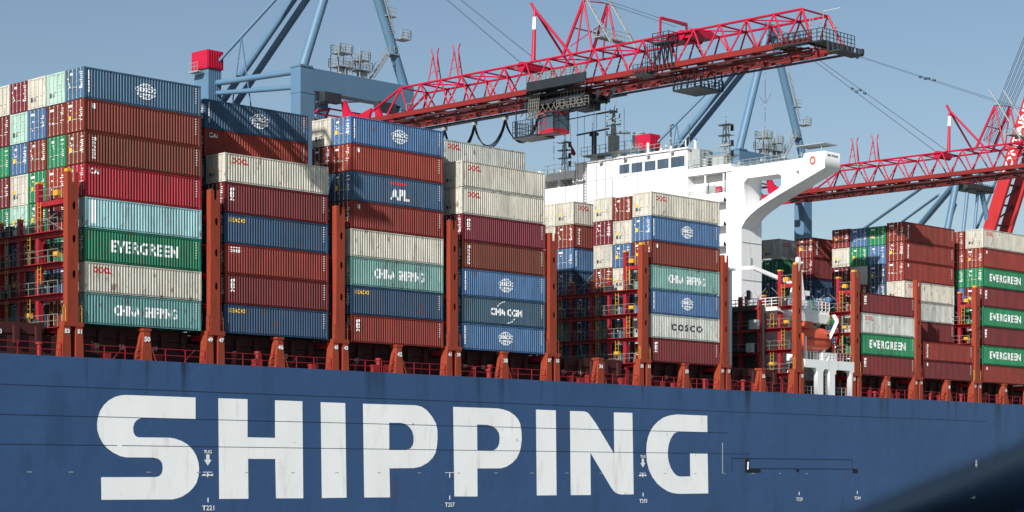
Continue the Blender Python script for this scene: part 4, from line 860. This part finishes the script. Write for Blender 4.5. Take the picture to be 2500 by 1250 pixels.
    for xx, pp in ((TL+.1, p1), (TR-.1, p2)):     # folded lattice forestay links hanging from the pylons
        q0 = Vector(pp)+Vector((-.3, .9, 2.6)); q1 = Vector(B(xx+.4, Y(157.4), HT+.6)); sd_ = Vector((.36, .12, 0))
        s.bar(q0-sd_, q1-sd_, .12); s.bar(q0+sd_, q1+sd_, .12); m_ = 11
        for k in range(m_): u = q0.lerp(q1, k/m_); v_ = q0.lerp(q1, (k+1)/m_); s.bar(u-sd_, v_+sd_, .07); s.bar(u+sd_, v_-sd_, .07)
    pz = B(TL-.5, Y(159.5), HT+1.3); s.box(pz[0], pz[0]+5.6, pz[1]-1.2, pz[1], pz[2], pz[2]+.1); s.rail((pz[0], pz[1]-1.2, pz[2]), (pz[0]+5.6, pz[1]-1.2, pz[2]), 1.1, .7, .03, 2); s.rail((pz[0], pz[1], pz[2]), (pz[0]+5.6, pz[1], pz[2]), 1.1, .7, .03, 2)
    s.build('forestay_link', g, t)
    for yy in (187.5, 183.6):
        s = MB()
        for o in (-.85, .85):
            e = B(TL+.4, Y(yy+o*.45), HT+3.5); s.tube(B(TL, Y(yy+o), HT), e, .08, 5); s.tube(B(TL+1.2, Y(yy+o*.4), HT), e, .08, 5); s.tube(e, (e[0], e[1]+o*.35, e[2]+.8), .09, 5)
            for k in (.3, .6): s.bar(Vector(B(TL, Y(yy+o), HT)).lerp(Vector(e), k), Vector(B(TL+1.2, Y(yy+o*.4), HT)).lerp(Vector(e), k+.15), .07)
        s.build('latch_frame', red, t)
    s = MB()                                     # machinery housings and hung platforms along the boom
    for yy, l_ in ((148.8, 4.4), (172.5, 1.1)):
        pz = B(TL+.3, Y(yy), HT-.6); s.box(pz[0], pz[0]+3.2, pz[1]-l_, pz[1], pz[2], pz[2]+.9); s.tube((pz[0]-.2, pz[1]-l_*.5, pz[2]+.4), (pz[0]+3.4, pz[1]-l_*.5, pz[2]+.4), .6, 12); s.cut()
    s.build_each('sheave_housing', red, t)
    s = MB(); pz = B(TL, Y(149.5), HT); s.bar(pz, (pz[0], pz[1], pz[2]+2.2), .2); s.bar((pz[0], pz[1], pz[2]+2.2), (pz[0]+4.8, pz[1], pz[2]+2.2), .3); s.bar((pz[0]+4.8, pz[1], pz[2]+2.2), (pz[0]+4.8, pz[1], pz[2]), .2); s.build('service_gantry', red, t)
    s = MB()
    for y0, y1, h0, x_, w_ in ((147.6, 143.6, -2.3, 179.6, 4.2), (151.6, 149.4, -.3, 177.2, 1.8), (149.0, 146.6, HT-1.3, 177.6, 1.6)):
        a = B(x_, Y(y0), h0); s.box(a[0], a[0]+w_, y1, y0, a[2], a[2]+.18)
        s.rail((a[0], y0, a[2]+.1), (a[0], y1, a[2]+.1), 1.15, .7, .035, 3); s.rail((a[0]+w_, y0, a[2]+.1), (a[0]+w_, y1, a[2]+.1), 1.15, .7, .035, 3); s.rail((a[0], y1, a[2]+.1), (a[0]+w_, y1, a[2]+.1), 1.15, .7, .035, 3)
        for k in range(5): yk = y0+(y1-y0)*k/4; s.bar((a[0]+.1, yk, a[2]), (a[0]+.7, yk, 46.9), .12); s.bar((a[0]+w_-.1, yk, a[2]), (a[0]+w_-.4, yk, 46.9), .12)
    for k in range(6): s.ladder((178.2+dx+k*.01, 150.4-k*.3, 47.5), (178.2+dx, 150.4-k*.3, 50), (0, 1, 0), .3, .4, .025)
    s.build('hung_platform', M['trolley'], t)
    s = MB(); e = B(XL, LEN, 0); s.box(e[0]-.4, e[0]+5.6, e[1]-1.8, e[1]+.4, e[2]+.2, e[2]+.35); s.box(e[0]+.6, e[0]+5, e[1]-3.4, e[1]-1.8, e[2]-.9, e[2]-.75)
    s.rail((e[0]-.4, e[1]-1.8, e[2]+.3), (e[0]+5.6, e[1]-1.8, e[2]+.3), 1.3, .7, .035, 3); s.rail((e[0]-.4, e[1]+3.4, e[2]+.3), (e[0]-.4, e[1]-1.8, e[2]+.3), 1.3, .7, .035, 3)
    s.box(e[0]-1.0, e[0]+.2, e[1]-.4, e[1]+4.4, e[2]+.2, e[2]+.3); s.rail((e[0]-1, e[1]-.4, e[2]+.3), (e[0]-1, e[1]+4.4, e[2]+.3), 1.2, .7, .035, 3)
    for k in range(7): s.box(e[0]+.4+k*.9, e[0]+.7+k*.9, e[1]-2.0, e[1]-1.8, e[2]-.8, e[2]+.3)
    s.rail((e[0]+.6, e[1]-3.4, e[2]-.75), (e[0]+5, e[1]-3.4, e[2]-.75), .5, 1.5, .03, 1); s.box(e[0]+4.4, e[0]+4.8, e[1]-3.6, e[1]-3.2, e[2]-.75, e[2]-.2)
    s.build('boom_tip_platform', M['darkgrey'], t)
    s = MB()
    for k in range(4): s.ladder((e[0]+.2+k*1.5, e[1]+.3, e[2]+.9), (e[0]+.3+k*1.5, e[1]+.1, e[2]+3.2), (1, 0, 0), .5, .4, .03)
    s.bar((e[0]+2, e[1]-.2, e[2]+.4), (e[0]+2, e[1]-.2, e[2]+4), .06); s.bar((e[0]+2, e[1]-.2, e[2]+4), (e[0]+2.6, e[1]-2, e[2]+4.2), .06); s.build('tip_ladder', g, t)
    # forestays from the mast head
    ah = Vector(P((apx, 205.4, ztop(75)+1.0)))
    for xo, yt, h in ((-.9, 172.6, HT+.5), (.9, 172.0, HT+.5), (-1, 147.5, HT+.9), (1, 147.0, HT+.9)):
        s = MB(); e2 = Vector(B(182+xo*2, Y(yt), h))
        for o in (-.12, .12): s.tube(ah+Vector((xo+o, 0, 0)), e2+Vector((o, 0, 0)), .032, 5)
        m_ = ah.lerp(e2, .52); d_ = (e2-ah).normalized(); s.tube(m_-d_*.7, m_-d_*.3, .22, 6); s.tube(m_+d_*.3, m_+d_*.8, .22, 6); s.build('forestay', M['stay'], t)
    if trolley:
        TW = lambda x, y, z: (x, y-4.6, z+.4) if x < 178.2 else (178.2+(x-178.2)*.66, 159.4+(y-157.6)*.7, z+.4)
        CWP = lambda x, y, z: (178.8+(x-178.8)*.68, 165.4+(y-164.9)*.6 if y < 169.2 else 167.98+(y-169.2)*.85, z+.8)
        s = MB(); s.box(176.6+dx, 178.6+dx, 163.0, 172.6, 46.2, 46.35); s.box(176.6+dx, 176.75+dx, 163, 172.6, 46.35, 47.3); s.box(178.3+dx, 185.7+dx, 162, 172.5, 45.7, 46.1); s.box(178.3+dx, 178.5+dx, 158.6, 171, 44.9, 45.2); s.box(178.3+dx, 178.45+dx, 157.6, 168, 43.6, 43.8); s.box(178.3+dx, 178.9+dx, 157.6, 162, 43.6, 43.7); s.box(185.4+dx, 186+dx, 157.6, 162, 43.6, 43.7)
        for k in range(6): s.box(178.5+dx+k*1.2, 179.1+dx+k*1.2, 158.4, 173, 44.7, 45.4)
        s.box(179.3+dx, 185+dx, 160.5, 164, 43.9, 45.5); s.box(180+dx, 184.6+dx, 166, 170, 44.2, 45.5)
        for y in (160, 162.5, 165, 167.5, 170): s.tube((178.2+dx, y, 45.0), (186+dx, y, 45.0), .35, 8); s.bar((178.4+dx, y, 44.6), (178.4+dx, y, 47.2), .16)
        tr = s.warp(TW).build('trolley', M['trolley'], t)
        s = MB(); s.rail((176.6+dx, 163, 47.3), (176.6+dx, 172.6, 47.3), .9, .8, .04, 3); s.rail((178.3+dx, 157.6, 43.8), (178.3+dx, 165, 43.8), 1.1, .8, .035, 3); s.rail((178.3+dx, 158.6, 45.2), (178.3+dx, 164, 45.2), 1.0, .8, .035, 2); s.rail((178.4+dx, 158.5, 46.2), (178.4+dx, 162, 46.2), 1.1, .7, .035, 3)
        for k in range(5): s.ladder((177.8+dx, 173.4-k*.35, 43.0), (177.8+dx, 173.0-k*.35, 47.0), (0, 1, 0), .3, .4, .03)
        for k in range(9): y0 = 158.6+k*1.3; s.bar((178.4+dx, y0, 43.8), (178.4+dx, y0+1.3, 45.2), .08); s.bar((178.4+dx, y0+1.3, 43.8), (178.4+dx, y0, 45.2), .08)
        s.bar((178.4+dx, 158.4, 43.8), (178.4+dx, 170, 43.6), .12); s.bar((186+dx, 158.4, 43.8), (186+dx, 170, 43.6), .12)
        s.warp(TW).build('trolley_railing', M['rail'], tr)
        for yy in (159.6, 161.4, 164, 166):
            for xx in (180.4, 183.8):
                s = MB(); s.tube((xx+dx-1.2, yy-2, 44), (xx+dx-1.2, yy-2, 8 if yy > 160 else 30), .04, 4); s.build('hoist_rope', M['darkgrey'], t)
        # operator's cab
        s = MB(); s.box(178.8+dx, 182.6+dx, 164.9, 169.2, 40.95, 41.2); s.box(178.8+dx, 182.6+dx, 164.9, 169.2, 43.3, 43.6)
        for x in (178.85, 182.4):
            for y in (164.95, 167.4, 169.0): s.box(x+dx, x+.17+dx, y, y+.16, 41.2, 43.3)
        s.box(178.86+dx, 182.55+dx, 168.9, 169.1, 41.2, 43.3); s.frustum((178.8+dx, 182.6+dx, 164.9, 167.4), 41.2, (178.83+dx, 182.57+dx, 164.95, 167.4), 41.45); s.box(178.86+dx, 178.95+dx, 167.5, 169, 42.2, 42.3)
        cb = s.warp(CWP).build('operator_cab', M['cab'], t)
        s = MB(); s.box(178.9+dx, 182.5+dx, 164.93, 167.35, 41.46, 43.28); s.box(178.9+dx, 178.95+dx, 167.56, 169, 41.25, 43.28); s.warp(CWP).build('cab_window', M['glass'], cb)
        s = MB(); s.box(178.2+dx, 183+dx, 169.2, 174, 40.75, 40.95); s.box(178.2+dx, 179+dx, 163.8, 169.2, 40.6, 40.75); s.rail((178.2+dx, 169.4, 40.95), (178.2+dx, 174, 40.95), 1.9, .5, .035, 4); s.rail((183+dx, 169.4, 40.95), (183+dx, 174, 40.95), 1.9, .6, .035, 3); s.rail((178.2+dx, 174, 40.95), (183+dx, 174, 40.95), 1.9, .6, .035, 3)
        s.ladder((178.4+dx, 164.6, 40.9), (178.4+dx, 164.6, 44), (0, 1, 0), .5, .35, .04)
        for x, y in ((178.6, 173.6), (182.8, 173.6), (178.6, 169.3), (182.8, 169.3), (178.7, 165), (182.7, 165)): s.bar((x+dx, y, 41), (x+dx, y, 45.6), .14)
        s.warp(CWP).build('cab_platform', M['trolley'], cb)
        s = MB()
        for k in range(14): y = 170+random.uniform(-1, 3.6); s.path([(179+dx+random.uniform(0, 3), y, 43.2+random.uniform(0, 1)), (179+dx+random.uniform(0, 3), y-.8, 43+random.uniform(0, 2)), (179+dx+random.uniform(0, 3), y-1.4, 45.4)], .06, 4)
        s.warp(CWP).build('hydraulic_hose', M['black'], cb)
    if festoon:
        xs_ = 185.9+dx; pts = [199, 191.8, 186.2, 180.6, 174.6]
        for a, b in zip(pts, pts[1:]):
            for o in (-.14, 0, .14):
                s = MB(); s.path([(xs_+o, a+(b-a)*k/14, 45.9-(3.1+o)*(1-(2*k/14-1)**2)**.8) for k in range(15)], .075, 5); s.build('festoon_cable', M['black'], t)
        s = MB()
        for a in pts: s.box(xs_-.3, xs_+.3, a-.25, a+.25, 45.9, 46.4)
        s.bar((xs_, 200, 46.45), (xs_, 160, 46.45), .12, .2); s.build('festoon_trolley', M['grey'], t)
    return t
crane(182.0, 'blue and crimson gantry crane whose boom crosses above the white deckhouse')
crane(276.5, 'blue and crimson gantry crane whose boom passes behind the bridge wing', trolley=False, festoon=False)
crane(348.0, 'gantry crane with its red boom raised, at right picture edge', raised=70, text=True)
crane(80.0, 'long blue and crimson gantry crane standing beyond the left picture edge', trolley=False, festoon=False, full=False, LEN=81.5)
